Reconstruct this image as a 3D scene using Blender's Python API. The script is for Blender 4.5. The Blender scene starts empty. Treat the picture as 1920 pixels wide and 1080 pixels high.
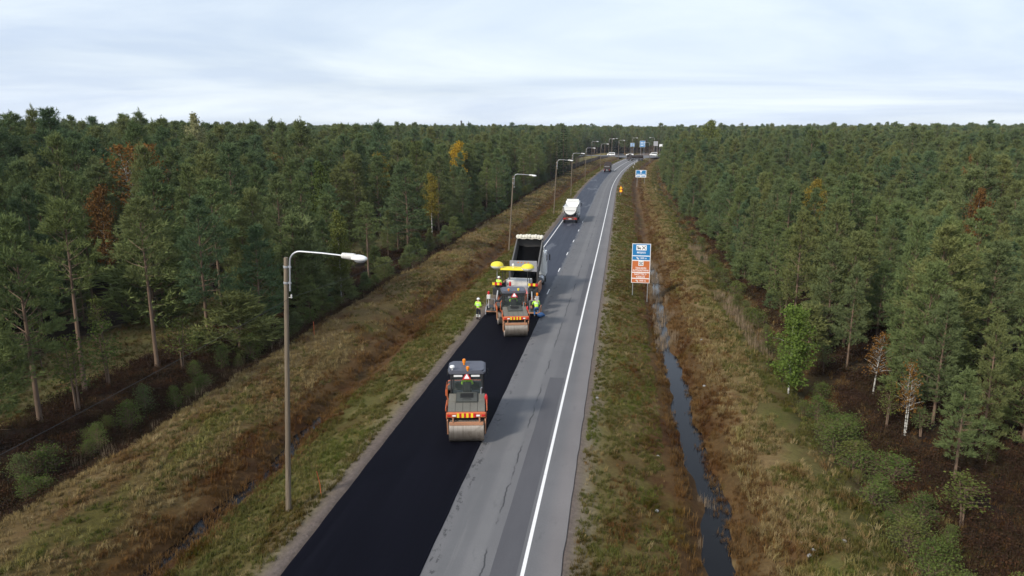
import bpy, bmesh, math, random
import numpy as np
from mathutils import Vector, Matrix

scene = bpy.context.scene
col = scene.collection
R = math.radians
random.seed(7)
rng = np.random.default_rng(7)

# ------------------------------------------------------------------ camera
cam = bpy.data.cameras.new('camera')
cam_o = bpy.data.objects.new('camera', cam)
col.objects.link(cam_o)
cam.sensor_width = 36.0
cam.lens = 36.0 * 1371.0 / 1920.0
cam.clip_start = 0.5
cam.clip_end = 12000
CAM_Z = 14.5
cam_o.location = (0, 0, CAM_Z)
PITCH = math.atan(299 / 1371.0)
YAW = R(8.5)
cam_o.rotation_euler = (math.pi / 2 - PITCH, 0, YAW)
scene.camera = cam_o

# ------------------------------------------------------------------ sky, sun
SUN_EL, SUN_AZ = 35.0, 216.0      # azimuth clockwise from the road's direction (+Y)
world = bpy.data.worlds.new('World')
scene.world = world
world.use_nodes = True
wn, wl = world.node_tree.nodes, world.node_tree.links
wn.clear()
w_out = wn.new('ShaderNodeOutputWorld')
w_bg = wn.new('ShaderNodeBackground')
w_bg.inputs['Strength'].default_value = 0.1
sky = wn.new('ShaderNodeTexSky')
sky.sky_type = 'NISHITA'
sky.sun_disc = False
sky.sun_elevation = R(SUN_EL)
sky.sun_rotation = R(SUN_AZ)
sky.air_density = 1.0
sky.dust_density = 1.5
w_tc = wn.new('ShaderNodeTexCoord')
w_sep = wn.new('ShaderNodeSeparateXYZ')
wl.new(w_tc.outputs['Generated'], w_sep.inputs[0])
def wmath(op, a, b=None, clamp=False):
    n = wn.new('ShaderNodeMath'); n.operation = op; n.use_clamp = clamp
    for i, v in enumerate((a, b)):
        if v is None: continue
        if isinstance(v, (int, float)): n.inputs[i].default_value = v
        else: wl.new(v, n.inputs[i])
    return n.outputs[0]
# cloud sheet: direction projected on a high plane
zz = wmath('ADD', wmath('MAXIMUM', w_sep.outputs[2], 0.0), 0.10)
cx = wmath('DIVIDE', w_sep.outputs[0], zz)
cy = wmath('DIVIDE', w_sep.outputs[1], zz)
w_cmb = wn.new('ShaderNodeCombineXYZ')
wl.new(wmath('MULTIPLY', cx, 0.55), w_cmb.inputs[0])
wl.new(wmath('MULTIPLY', cy, 0.75), w_cmb.inputs[1])
n1 = wn.new('ShaderNodeTexNoise'); n1.inputs['Scale'].default_value = 0.5
n1.inputs['Detail'].default_value = 7; n1.inputs['Roughness'].default_value = 0.55
n1.inputs['Distortion'].default_value = 0.6
wl.new(w_cmb.outputs[0], n1.inputs['Vector'])
n2 = wn.new('ShaderNodeTexNoise'); n2.inputs['Scale'].default_value = 0.23
n2.inputs['Detail'].default_value = 4
wl.new(w_cmb.outputs[0], n2.inputs['Vector'])
w_r1 = wn.new('ShaderNodeValToRGB')
w_r1.color_ramp.elements[0].position = 0.40; w_r1.color_ramp.elements[0].color = (5.5, 6.6, 8.6, 1)
w_r1.color_ramp.elements[1].position = 0.60; w_r1.color_ramp.elements[1].color = (8.7, 9.5, 10.2, 1)
wl.new(n1.outputs['Fac'], w_r1.inputs[0])
w_r2 = wn.new('ShaderNodeValToRGB')
w_r2.color_ramp.elements[0].position = 0.35; w_r2.color_ramp.elements[0].color = (0.60, 0.60, 0.60, 1)
w_r2.color_ramp.elements[1].position = 0.65; w_r2.color_ramp.elements[1].color = (0.97, 0.97, 0.97, 1)
wl.new(n2.outputs['Fac'], w_r2.inputs[0])
w_mix = wn.new('ShaderNodeMixRGB')
wl.new(w_r2.outputs[0], w_mix.inputs[0])
wl.new(sky.outputs[0], w_mix.inputs[1])
wl.new(w_r1.outputs[0], w_mix.inputs[2])
hz_ = wmath('SUBTRACT', 1.0, wmath('MULTIPLY', wmath('MAXIMUM', w_sep.outputs[2], 0.0), 5.0), clamp=True)
w_hz = wn.new('ShaderNodeMixRGB'); wl.new(wmath('MULTIPLY', hz_, 0.4), w_hz.inputs[0])
wl.new(w_mix.outputs[0], w_hz.inputs[1]); w_hz.inputs[2].default_value = (7.7, 8.5, 9.4, 1)
wl.new(w_hz.outputs[0], w_bg.inputs['Color'])
wl.new(w_bg.outputs[0], w_out.inputs[0])

sun = bpy.data.lights.new('sun', 'SUN')
sun.energy = 3.3
sun.angle = R(7)
sun.color = (1.0, 0.94, 0.84)
sun_o = bpy.data.objects.new('sun', sun)
col.objects.link(sun_o)
sd = Vector((math.sin(R(SUN_AZ)) * math.cos(R(SUN_EL)), math.cos(R(SUN_AZ)) * math.cos(R(SUN_EL)), math.sin(R(SUN_EL))))
sun_o.rotation_euler = sd.to_track_quat('Z', 'Y').to_euler()
sun_o.location = (-30, -40, 60)

scene.view_settings.view_transform = 'Standard'
scene.view_settings.look = 'None'
scene.view_settings.gamma = 1
scene.view_settings.exposure = 0.24
scene.view_settings.use_curve_mapping = False

# ------------------------------------------------------------------ materials
def srgb(r, g, b):
    f = lambda c: (c / 255 / 12.92) if c / 255 <= 0.04045 else ((c / 255 + 0.055) / 1.055) ** 2.4
    return (f(r), f(g), f(b))

class NT:
    def __init__(s, name):
        s.m = bpy.data.materials.new(name); s.m.use_nodes = True
        s.t = s.m.node_tree; s.n = s.t.nodes; s.l = s.t.links
        s.bsdf = s.n['Principled BSDF']
    def new(s, ty, **kw):
        n = s.n.new(ty)
        for k, v in kw.items(): setattr(n, k, v)
        return n
    def put(s, sock, v):
        if hasattr(v, 'default_value') or hasattr(v, 'is_linked'): s.l.new(v, sock)
        elif isinstance(v, tuple) and len(v) == 3 and sock.type == 'RGBA': sock.default_value = (*v, 1)
        else: sock.default_value = v
    def math(s, op, a, b=None, c=None, clamp=False):
        n = s.new('ShaderNodeMath', operation=op, use_clamp=clamp)
        for i, v in enumerate((a, b, c)):
            if v is not None: s.put(n.inputs[i], v)
        return n.outputs[0]
    def mix(s, f, a, b, mode='MIX'):
        n = s.new('ShaderNodeMixRGB', blend_type=mode)
        s.put(n.inputs[0], f); s.put(n.inputs[1], a); s.put(n.inputs[2], b)
        return n.outputs[0]
    def noise(s, scale, detail=4, rough=0.55, vec=None, dist=0):
        n = s.new('ShaderNodeTexNoise')
        n.inputs['Scale'].default_value = scale; n.inputs['Detail'].default_value = detail
        n.inputs['Roughness'].default_value = rough; n.inputs['Distortion'].default_value = dist
        if vec is not None: s.l.new(vec, n.inputs['Vector'])
        return n.outputs['Fac']
    def ramp(s, f, stops, interp='LINEAR'):
        n = s.new('ShaderNodeValToRGB'); cr = n.color_ramp; cr.interpolation = interp
        while len(cr.elements) < len(stops): cr.elements.new(0.5)
        for e, (p, c) in zip(cr.elements, stops):
            e.position = p; e.color = (*c, 1) if len(c) == 3 else c
        s.put(n.inputs[0], f)
        return n.outputs[0]
    def step(s, v, a, b):
        n = s.new('ShaderNodeMapRange', interpolation_type='SMOOTHSTEP')
        s.put(n.inputs[0], v); n.inputs[1].default_value = a; n.inputs[2].default_value = b
        return n.outputs[0]
    def pos(s, sc=(1, 1, 1)):
        g = s.new('ShaderNodeNewGeometry')
        m = s.new('ShaderNodeMapping'); m.inputs['Scale'].default_value = sc
        s.l.new(g.outputs['Position'], m.inputs['Vector'])
        return m.outputs[0]
    def attr(s, name):
        return s.new('ShaderNodeAttribute', attribute_name=name).outputs['Fac']
    def rnd(s):
        return s.new('ShaderNodeObjectInfo').outputs['Random']
    def bump(s, h, strength, dist=0.05):
        n = s.new('ShaderNodeBump'); n.inputs['Strength'].default_value = strength
        n.inputs['Distance'].default_value = dist
        s.l.new(h, n.inputs['Height']); s.l.new(n.outputs[0], s.bsdf.inputs['Normal'])

def pm(name, c, rough=0.5, metal=0.0, var=0.18, scale=4.0, dirt=0.25, spec=0.5):
    """painted / worn surface: tone variation and a little road dust"""
    t = NT(name)
    tc = t.new('ShaderNodeTexCoord')
    a = t.noise(scale, 5, 0.6, tc.outputs['Object'])
    b = t.noise(scale * 5, 3, 0.6, tc.outputs['Object'])
    k = t.math('ADD', 1 - var, t.math('MULTIPLY', a, var * 2))
    base = t.mix(1.0, c, k, 'MULTIPLY')
    f = t.math('MULTIPLY', t.step(b, 0.45, 0.75), dirt)
    base = t.mix(f, base, (0.10, 0.085, 0.07))
    t.l.new(base, t.bsdf.inputs['Base Color'])
    t.l.new(t.math('ADD', rough - 0.08, t.math('MULTIPLY', b, 0.2), clamp=True), t.bsdf.inputs['Roughness'])
    t.bsdf.inputs['Metallic'].default_value = metal
    t.bsdf.inputs['Specular IOR Level'].default_value = spec
    return t.m

def leaf_mat(name, cols, rough=0.6, trans=0.25, vscale=0.35, jit=0.5, patchy=False):
    """foliage: tone differs from plant to plant and from clump to clump"""
    t = NT(name)
    r = t.rnd()
    base = t.ramp(r, [(i / max(1, len(cols) - 1), c) for i, c in enumerate(cols)])
    n = t.noise(vscale, 3, 0.6, t.pos())
    base = t.mix(1.0, base, t.math('ADD', 1 - jit * 0.5, t.math('MULTIPLY', n, jit)), 'MULTIPLY')
    n2 = t.noise(3.1, 2, 0.5, t.pos())
    base = t.mix(1.0, base, t.math('ADD', 0.75, t.math('MULTIPLY', n2, 0.5)), 'MULTIPLY')
    if patchy:
        q = t.noise(0.55, 4, 0.6, t.pos((1, .55, 1)))
        base = t.mix(t.math('MULTIPLY', t.step(q, .50, .64), .75), base, t.mix(1.0, base, (0.60, 0.42, 0.34), 'MULTIPLY'))
        q2 = t.noise(0.33, 3, 0.6, t.pos((1.3, .6, 1)))
        base = t.mix(t.math('MULTIPLY', t.step(q2, .54, .66), .6), base, t.mix(1.0, base, (0.72, 0.98, 0.55), 'MULTIPLY'))
    d = t.new('ShaderNodeBsdfDiffuse'); tr = t.new('ShaderNodeBsdfTranslucent')
    t.l.new(base, d.inputs['Color']); t.l.new(base, tr.inputs['Color'])
    mx = t.new('ShaderNodeMixShader'); mx.inputs[0].default_value = trans
    t.l.new(d.outputs[0], mx.inputs[1]); t.l.new(tr.outputs[0], mx.inputs[2])
    t.l.new(mx.outputs[0], t.n['Material Output'].inputs['Surface'])
    return t.m

M = {}
M['orange'] = pm('orange paint', (0.56, 0.125, 0.04), 0.45, dirt=0.45, var=.25)
M['orange_dusty'] = pm('dusty orange paint', (0.42, 0.20, 0.11), 0.6, dirt=0.4)
M['dark'] = pm('black steel', (0.02, 0.02, 0.022), 0.5)
M['rubber'] = pm('tyre rubber', (0.018, 0.018, 0.018), 0.8)
M['hood'] = pm('grey brown engine hood', (0.15, 0.14, 0.115), 0.6, dirt=0.45)
M['hood_dark'] = pm('dark grey mesh hood', (0.055, 0.058, 0.052), 0.7)
M['roof'] = pm('grey cab roof', (0.085, 0.088, 0.11), 0.5)
M['steel'] = pm('rolled steel drum', (0.42, 0.37, 0.32), 0.42, metal=0.55, var=0.25, dirt=0.35, scale=3)
def drum_mat():
    t = NT('rolled steel drum'); tc = t.new('ShaderNodeTexCoord'); m = t.new('ShaderNodeMapping'); m.inputs['Scale'].default_value = (9, .35, .35)
    t.l.new(tc.outputs['Object'], m.inputs['Vector'])
    a = t.noise(2.0, 5, 0.6, m.outputs[0]); b = t.noise(2.5, 4, 0.6, tc.outputs['Object'])
    c = t.mix(a, (0.20, 0.165, 0.135), (0.52, 0.45, 0.38)); c = t.mix(t.math('MULTIPLY', t.step(b, .5, .7), .5), c, (0.12, 0.09, 0.07))
    t.l.new(c, t.bsdf.inputs['Base Color']); t.bsdf.inputs['Metallic'].default_value = .75
    t.l.new(t.math('ADD', .25, t.math('MULTIPLY', a, .3)), t.bsdf.inputs['Roughness'])
    return t.m
M['steel'] = drum_mat()
M['metal'] = pm('galvanised metal', (0.45, 0.46, 0.48), 0.4, metal=0.6)
M['grey'] = pm('grey paint', (0.32, 0.32, 0.34), 0.55)
M['white'] = pm('white paint', (0.78, 0.78, 0.76), 0.45, dirt=0.12)
M['offwhite'] = pm('dusty white paint', (0.62, 0.60, 0.56), 0.55, dirt=0.35)
M['bedgrey'] = pm('dirty dark bed steel', (0.11, 0.105, 0.10), 0.6, dirt=0.5, var=0.3)
M['tarp'] = pm('pale tarpaulin', (0.62, 0.59, 0.50), 0.8, dirt=0.4, var=0.25)
M['yellow'] = pm('yellow paint', (0.80, 0.62, 0.02), 0.5, dirt=0.1)
M['balloon'] = pm('yellow balloon fabric', (0.70, 0.60, 0.04), 0.6, dirt=0.05)
M['balloon_white'] = pm('white balloon fabric', (0.80, 0.80, 0.74), 0.6, dirt=0.08)
M['red'] = pm('red reflector', (0.55, 0.015, 0.02), 0.4, dirt=0.05)
M['pink'] = pm('faded red reflector', (0.80, 0.22, 0.22), 0.5, dirt=0.05)
M['amber'] = pm('amber lens', (0.75, 0.22, 0.01), 0.25, dirt=0.0)
M['blue'] = pm('blue sign face', (0.006, 0.165, 0.40), 0.5, dirt=0.04, var=0.08)
M['brown'] = pm('brown sign face', (0.50, 0.135, 0.035), 0.5, dirt=0.04, var=0.08)
M['signwhite'] = pm('white sign face', (0.80, 0.80, 0.80), 0.45, dirt=0.02, var=0.04)
M['signyellow'] = pm('yellow sign face', (0.88, 0.55, 0.01), 0.45, dirt=0.02, var=0.04)
M['black'] = pm('black print', (0.012, 0.012, 0.012), 0.6, dirt=0)
M['hiviz'] = pm('hi-vis cloth', (0.45, 0.85, 0.06), 0.8, dirt=0.08, scale=8)
M['silver'] = pm('reflective tape', (0.62, 0.63, 0.60), 0.4, dirt=0.05)
M['navy'] = pm('navy work cloth', (0.012, 0.014, 0.022), 0.85, dirt=0.1)
M['jeans'] = pm('blue cloth', (0.02, 0.09, 0.24), 0.85)
M['skin'] = pm('skin', (0.48, 0.27, 0.19), 0.55, dirt=0, var=0.06)
M['hair'] = pm('brown hair', (0.05, 0.03, 0.018), 0.7, dirt=0)
M['helmet'] = pm('white helmet', (0.82, 0.82, 0.80), 0.35, dirt=0.03)
M['bluepoly'] = pm('blue tarpaulin', (0.015, 0.07, 0.20), 0.6)
M['concrete'] = pm('concrete', (0.25, 0.24, 0.23), 0.8)
M['truckdark'] = pm('dark truck paint', (0.035, 0.024, 0.024), 0.5, dirt=0.4)
M['asphalt_load'] = pm('hot asphalt load', (0.003, 0.003, 0.0035), 0.9, dirt=0, spec=0.05)
M['redbrown'] = pm('rusty red frame', (0.22, 0.06, 0.035), 0.6)
M['carwhite'] = pm('white car paint', (0.80, 0.80, 0.80), 0.3, dirt=0.03)
M['carsilver'] = pm('silver car paint', (0.42, 0.43, 0.45), 0.3, metal=0.3)
M['cardark'] = pm('dark car paint', (0.03, 0.032, 0.04), 0.3)

def glass_mat():
    t = NT('tinted glass')
    t.bsdf.inputs['Base Color'].default_value = (0.10, 0.13, 0.125, 1)
    t.bsdf.inputs['Roughness'].default_value = 0.06
    t.bsdf.inputs['Alpha'].default_value = 0.12
    t.bsdf.inputs['Specular IOR Level'].default_value = 0.6
    return t.m
M['glass'] = glass_mat()
def cglass_mat():
    t = NT('car glass')
    t.bsdf.inputs['Base Color'].default_value = (0.012, 0.014, 0.016, 1)
    t.bsdf.inputs['Roughness'].default_value = 0.08
    return t.m
M['carglass'] = cglass_mat()

def wood_mat():
    t = NT('weathered pole wood')
    tc = t.new('ShaderNodeTexCoord')
    m = t.new('ShaderNodeMapping'); m.inputs['Scale'].default_value = (9, 9, 0.5)
    t.l.new(tc.outputs['Object'], m.inputs['Vector'])
    a = t.noise(2.0, 6, 0.65, m.outputs[0])
    b = t.ramp(a, [(0.25, (0.075, 0.055, 0.036)), (0.5, (0.15, 0.115, 0.078)), (0.8, (0.24, 0.19, 0.135))])
    t.l.new(b, t.bsdf.inputs['Base Color']); t.bsdf.inputs['Roughness'].default_value = 0.85
    t.bump(a, 0.4, 0.02)
    return t.m
M['wood'] = wood_mat()

# foliage
M['bark'] = (lambda t: (t.l.new(t.ramp(t.noise(1.3, 5, 0.6, t.pos((3, 3, 0.6))), [(0.3, (0.07, 0.045, 0.03)), (0.7, (0.20, 0.13, 0.085))]), t.bsdf.inputs['Base Color']), setattr(t.bsdf.inputs['Roughness'], 'default_value', 0.9), t.m)[-1])(NT('pine bark'))
M['birchbark'] = (lambda t: (t.l.new(t.ramp(t.noise(2.3, 5, 0.6, t.pos((2, 2, 5))), [(0.38, (0.05, 0.045, 0.04)), (0.5, (0.42, 0.40, 0.36)), (0.8, (0.60, 0.58, 0.53))]), t.bsdf.inputs['Base Color']), setattr(t.bsdf.inputs['Roughness'], 'default_value', 0.8), t.m)[-1])(NT('birch bark'))
M['needles'] = leaf_mat('pine needles', [(0.108, 0.148, 0.062), (0.145, 0.172, 0.062), (0.092, 0.138, 0.068), (0.168, 0.178, 0.064), (0.120, 0.154, 0.070)], trans=0.15, vscale=0.045, jit=0.9)
M['spruce'] = leaf_mat('spruce needles', [(0.022, 0.036, 0.016), (0.034, 0.05, 0.02)], trans=0.12)
M['leaf_green'] = leaf_mat('green birch leaves', [(0.11, 0.17, 0.035), (0.15, 0.20, 0.045)], trans=0.35)
M['leaf_olive'] = leaf_mat('olive shrub leaves', [(0.075, 0.105, 0.03), (0.13, 0.14, 0.04), (0.10, 0.13, 0.05)], trans=0.3)
M['leaf_bush'] = leaf_mat('green shrub leaves', [(0.085, 0.125, 0.032), (0.115, 0.145, 0.04)], trans=0.3)
M['leaf_gold'] = leaf_mat('yellowing birch leaves', [(0.19, 0.16, 0.035), (0.24, 0.18, 0.035)], trans=0.3)
M['leaf_rust'] = leaf_mat('rust brown birch leaves', [(0.16, 0.085, 0.03), (0.19, 0.10, 0.035)], trans=0.3)
M['leaf_yellow'] = leaf_mat('yellow birch leaves', [(0.40, 0.27, 0.025), (0.46, 0.30, 0.03)], trans=0.35)
M['leaf_orange'] = leaf_mat('orange birch leaves', [(0.17, 0.085, 0.026), (0.21, 0.11, 0.03)], trans=0.35)
M['leaf_pale'] = leaf_mat('pale aspen leaves', [(0.26, 0.25, 0.12), (0.28, 0.27, 0.13)], trans=0.35)
M['leaf_lime'] = leaf_mat('yellow green aspen leaves', [(0.17, 0.19, 0.05), (0.18, 0.20, 0.055)], trans=0.35)
M['grass_dry'] = leaf_mat('dry grass blades', [(0.22, 0.155, 0.066), (0.27, 0.20, 0.09), (0.17, 0.12, 0.05), (0.34, 0.265, 0.135)], trans=0.2, vscale=0.4, jit=1.1, patchy=True)
M['grass_green'] = leaf_mat('green grass blades', [(0.085, 0.090, 0.024), (0.115, 0.108, 0.032), (0.15, 0.13, 0.045), (0.07, 0.085, 0.02)], trans=0.25, vscale=0.4, jit=1.1, patchy=True)
M['grass_brown'] = leaf_mat('rusty sedge blades', [(0.115, 0.060, 0.022), (0.155, 0.084, 0.030), (0.085, 0.050, 0.022), (0.20, 0.12, 0.048)], trans=0.2, vscale=0.4, jit=1.1, patchy=True)
M['heather'] = leaf_mat('brown heather', [(0.036, 0.022, 0.016), (0.052, 0.028, 0.019), (0.042, 0.034, 0.018), (0.08, 0.04, 0.022)], trans=0.15)
M['reed'] = leaf_mat('pale reed stems', [(0.22, 0.16, 0.10), (0.28, 0.21, 0.14), (0.15, 0.105, 0.065)], trans=0.15)

# ------------------------------------------------------------------ mesh helpers
class MB:
    def __init__(s): s.v = []; s.f = []
    def add(s, vs, fs):
        o = len(s.v); s.v += [tuple(x) for x in vs]; s.f += [tuple(i + o for i in f) for f in fs]
        return s
    def box(s, c, d, b=0.0, rx=0, ry=0, rz=0):
        hx, hy, hz = d[0] / 2, d[1] / 2, d[2] / 2
        mt = Matrix.Translation(c) @ Matrix.Rotation(rz, 4, 'Z') @ Matrix.Rotation(ry, 4, 'Y') @ Matrix.Rotation(rx, 4, 'X')
        if b <= 0:
            vs = [(x * hx, y * hy, z * hz) for z in (-1, 1) for x, y in ((-1, -1), (1, -1), (1, 1), (-1, 1))]
            fs = [(3, 2, 1, 0), (4, 5, 6, 7)] + [(i, (i + 1) % 4, 4 + (i + 1) % 4, 4 + i) for i in range(4)]
        else:
            b = min(b, hx * .9, hy * .9, hz * .9)
            def ring(ix, iy, z):
                return [(-ix + b, -iy, z), (ix - b, -iy, z), (ix, -iy + b, z), (ix, iy - b, z), (ix - b, iy, z), (-ix + b, iy, z), (-ix, iy - b, z), (-ix, -iy + b, z)]
            vs = ring(hx - b, hy - b, -hz) + ring(hx, hy, -hz + b) + ring(hx, hy, hz - b) + ring(hx - b, hy - b, hz)
            fs = [tuple(range(7, -1, -1)), tuple(range(24, 32))]
            for k in range(3):
                fs += [(k * 8 + i, k * 8 + (i + 1) % 8, k * 8 + 8 + (i + 1) % 8, k * 8 + 8 + i) for i in range(8)]
        return s.add([mt @ Vector(v) for v in vs], fs)
    def tube(s, pts, r, n=8, cap=True):
        pts = [Vector(p) for p in pts]
        if not isinstance(r, (list, tuple)): r = [r] * len(pts)
        vs, fs = [], []
        prev = None
        for i, p in enumerate(pts):
            d = (pts[min(i + 1, len(pts) - 1)] - pts[max(i - 1, 0)]).normalized()
            if prev is None:
                a = d.orthogonal().normalized()
            else:
                a = (prev - d * prev.dot(d))
                a = a.normalized() if a.length > 1e-6 else d.orthogonal().normalized()
            prev = a
            b = d.cross(a)
            for k in range(n):
                t = 2 * math.pi * k / n
                vs.append(p + (a * math.cos(t) + b * math.sin(t)) * r[i])
        for i in range(len(pts) - 1):
            for k in range(n):
                fs.append((i * n + k, i * n + (k + 1) % n, (i + 1) * n + (k + 1) % n, (i + 1) * n + k))
        if cap:
            fs.append(tuple(range(n - 1, -1, -1))); fs.append(tuple(range((len(pts) - 1) * n, len(pts) * n)))
        return s.add(vs, fs)
    def lathe(s, prof, n=16, c=(0, 0, 0), axis='Z', sx=1.0, sy=1.0):
        vs, fs = [], []
        for r, z in prof:
            for k in range(n):
                t = 2 * math.pi * k / n
                a, b = r * math.cos(t) * sx, r * math.sin(t) * sy
                v = {'Z': (a, b, z), 'X': (z, a, b), 'Y': (b, z, a)}[axis]
                vs.append((v[0] + c[0], v[1] + c[1], v[2] + c[2]))
        m = len(prof)
        for i in range(m - 1):
            for k in range(n):
                fs.append((i * n + k, i * n + (k + 1) % n, (i + 1) * n + (k + 1) % n, (i + 1) * n + k))
        if prof[0][0] > 1e-4: fs.append(tuple(range(n - 1, -1, -1)))
        if prof[-1][0] > 1e-4: fs.append(tuple(range((m - 1) * n, m * n)))
        return s.add(vs, fs)
    def ell(s, c, r, n=14, m=9):
        prof = [(max(1e-5, math.sin(math.pi * i / m)), -math.cos(math.pi * i / m)) for i in range(m + 1)]
        t = MB().lathe(prof, n)
        return s.add([(c[0] + v[0] * r[0], c[1] + v[1] * r[1], c[2] + v[2] * r[2]) for v in t.v], t.f)
    def prism(s, poly, a, b, plane='YZ'):
        n = len(poly)
        def P(p, h):
            return {'YZ': (h, p[0], p[1]), 'XZ': (p[0], h, p[1]), 'XY': (p[0], p[1], h)}[plane]
        vs = [P(p, a) for p in poly] + [P(p, b) for p in poly]
        fs = [tuple(range(n - 1, -1, -1)), tuple(range(n, 2 * n))] + [(i, (i + 1) % n, n + (i + 1) % n, n + i) for i in range(n)]
        return s.add(vs, fs)
    def xf(s, mt):
        s.v = [tuple(mt @ Vector(v)) for v in s.v]; return s

def mesh_of(name, mb, mats, smooth=35, fix=True):
    me = bpy.data.meshes.new(name)
    me.from_pydata([tuple(v) for v in mb.v], [], mb.f)
    if fix:
        bm = bmesh.new(); bm.from_mesh(me)
        bmesh.ops.recalc_face_normals(bm, faces=bm.faces)
        bm.to_mesh(me); bm.free()
    for m in (mats if isinstance(mats, (list, tuple)) else [mats]):
        me.materials.append(M[m] if isinstance(m, str) else m)
    if smooth:
        me.polygons.foreach_set('use_smooth', [True] * len(me.polygons))
        me.set_sharp_from_angle(angle=R(smooth))
    me.update()
    return me

def obj(name, me, parent=None, loc=None):
    o = bpy.data.objects.new(name, me); col.objects.link(o)
    if parent is not None: o.parent = parent
    if loc is not None: o.location = loc
    return o

def part(name, mb, mat, parent, label=None, smooth=35):
    o = obj(name, mesh_of(name, mb, mat, smooth), parent)
    if label: o['label'] = label
    return o

def tag(o, label=None, cat=None, group=None, kind=None):
    if label: o['label'] = label
    if cat: o['category'] = cat
    if group: o['group'] = group
    if kind: o['kind'] = kind
    return o

def thing(name, label, cat, loc=(0, 0, 0), rz=0.0, group=None):
    o = bpy.data.objects.new(name, None); col.objects.link(o)
    o.empty_display_size = 0.2
    o.location = loc; o.rotation_euler = (0, 0, rz)
    return tag(o, label, cat, group)

def copy_tree(o, parent=None):
    c = o.copy(); col.objects.link(c); c.parent = parent
    for ch in list(o.children): copy_tree(ch, c)
    return c

# ------------------------------------------------------------------ the lie of the land
PY = [-400, -60, 0, 21, 58, 106, 160, 262, 400, 500, 700, 1000, 3000, 6000]
PZ = [1.2, 0.5, .15, 0, -.4, -1.2, -1.6, -1.9, -1.6, -1.2, -0.6, 0.0, 1.0, 2.0]
_py = np.arange(-400, 6000, 4.0)
_pz = np.interp(_py, PY, PZ)
_k = np.hanning(13); _k /= _k.sum()
_pz = np.convolve(np.pad(_pz, 6, mode='edge'), _k, mode='valid')
def prof(y): return np.interp(y, _py, _pz)
def xo(y):
    y = np.asarray(y, float)
    d = np.clip(y - 190, 0, 260)
    return d * d / 3900.0 + np.clip(y - 450, 0, None) * 0.133
CT = [-3000, -400, -120, -36, -30, -26, -24.4, -22.6, -21, -19, -17.3, -16.8, -16.2, -15.6, -13.6, -11.6, -11.05, -10.85, -1.75, -1.6, -1.0, 0.5, 2.5, 3.05, 3.5, 4.2, 4.65, 5.3, 6.6, 8, 9.8, 10.7, 11.3, 12.6, 15, 40, 120, 400, 3000]
CZ_ = [1.5, 1.0, 0.3, -.2, -.25, -.55, -.85, .0, .08, -.18, -.75, -1.2, -1.2, -.85, -.42, -.07, -.05, -.16, -.16, -.05, -.08, -.25, -.78, -1.12, -1.35, -1.35, -1.08, -.7, -.28, -.15, -.32, -.8, -.75, -.3, -.15, 0, .3, 1.0, 1.5]
_h1 = [(rng.uniform(0.05, 0.35), rng.uniform(0.05, 0.35), rng.uniform(0, 6.28)) for _ in range(7)]
_h2 = [(rng.uniform(0.5, 2.6) * rng.choice([-1, 1]), rng.uniform(0.5, 2.2), rng.uniform(0, 6.28)) for _ in range(10)]
def bumps(x, y):
    a = sum(np.sin(fx * x + fy * y + p) for fx, fy, p in _h1) / 7
    b = sum(np.sin(fx * x + fy * y + p) for fx, fy, p in _h2) / 10
    return a, b
def ground_z(t, y):
    t = np.asarray(t, float); y = np.asarray(y, float)
    w = 0.30 * np.sin(0.11 * y + 1.3) + 0.19 * np.sin(0.37 * y) + 0.13 * np.sin(0.93 * y + 2) + .08 * np.sin(2.3 * y)
    ww = w * np.clip((np.abs(t + 6.3) - 5.2) / 4.0, 0, 1)        # ditches wander a little, the road does not
    c = np.interp(t + ww, CT, CZ_)
    fade = np.clip((470 - y) / 40.0, 0, 1)                           # ditches run out before the crossroads
    c = c * fade + (1 - fade) * np.where(np.abs(t + 6) < 60, -.16, np.maximum(c, -.16))
    a, b = bumps(t, y)
    off = np.clip((np.abs(t + 6.3) - 5.4) / 3.0, 0, 1)
    far = np.clip((np.abs(t + 6) - 20) / 30.0, 0, 1)
    return prof(y) + c + off * (0.05 * a + 0.055 * b) + far * 0.35 * a
def gp(t, y):
    """world point on the ground from distance across (t) and along (y) the road"""
    return (float(t + xo(y)), float(y), float(ground_z(t, y)))

def grid_mesh(name, ts, ys, zf, mat, smooth=True):
    T, Y = np.meshgrid(np.asarray(ts, float), np.asarray(ys, float))
    X = T + xo(Y); Z = zf(T, Y)
    vs = np.stack([X, Y, Z], -1).reshape(-1, 3)
    nx, ny = len(ts), len(ys)
    i = (np.arange(ny - 1)[:, None] * nx + np.arange(nx - 1)[None, :]).reshape(-1)
    fs = np.stack([i, i + 1, i + 1 + nx, i + nx], -1)
    me = bpy.data.meshes.new(name)
    me.vertices.add(len(vs)); me.vertices.foreach_set('co', vs.ravel())
    me.loops.add(fs.size); me.loops.foreach_set('vertex_index', fs.ravel().astype(np.int32))
    me.polygons.add(len(fs)); me.polygons.foreach_set('loop_start', np.arange(0, fs.size, 4, dtype=np.int32))
    me.polygons.foreach_set('use_smooth', np.full(len(fs), smooth))
    at = me.attributes.new('lat', 'FLOAT', 'POINT'); at.data.foreach_set('value', T.ravel().astype(np.float32))
    me.update(calc_edges=True); me.validate()
    me.materials.append(mat)
    return me

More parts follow.
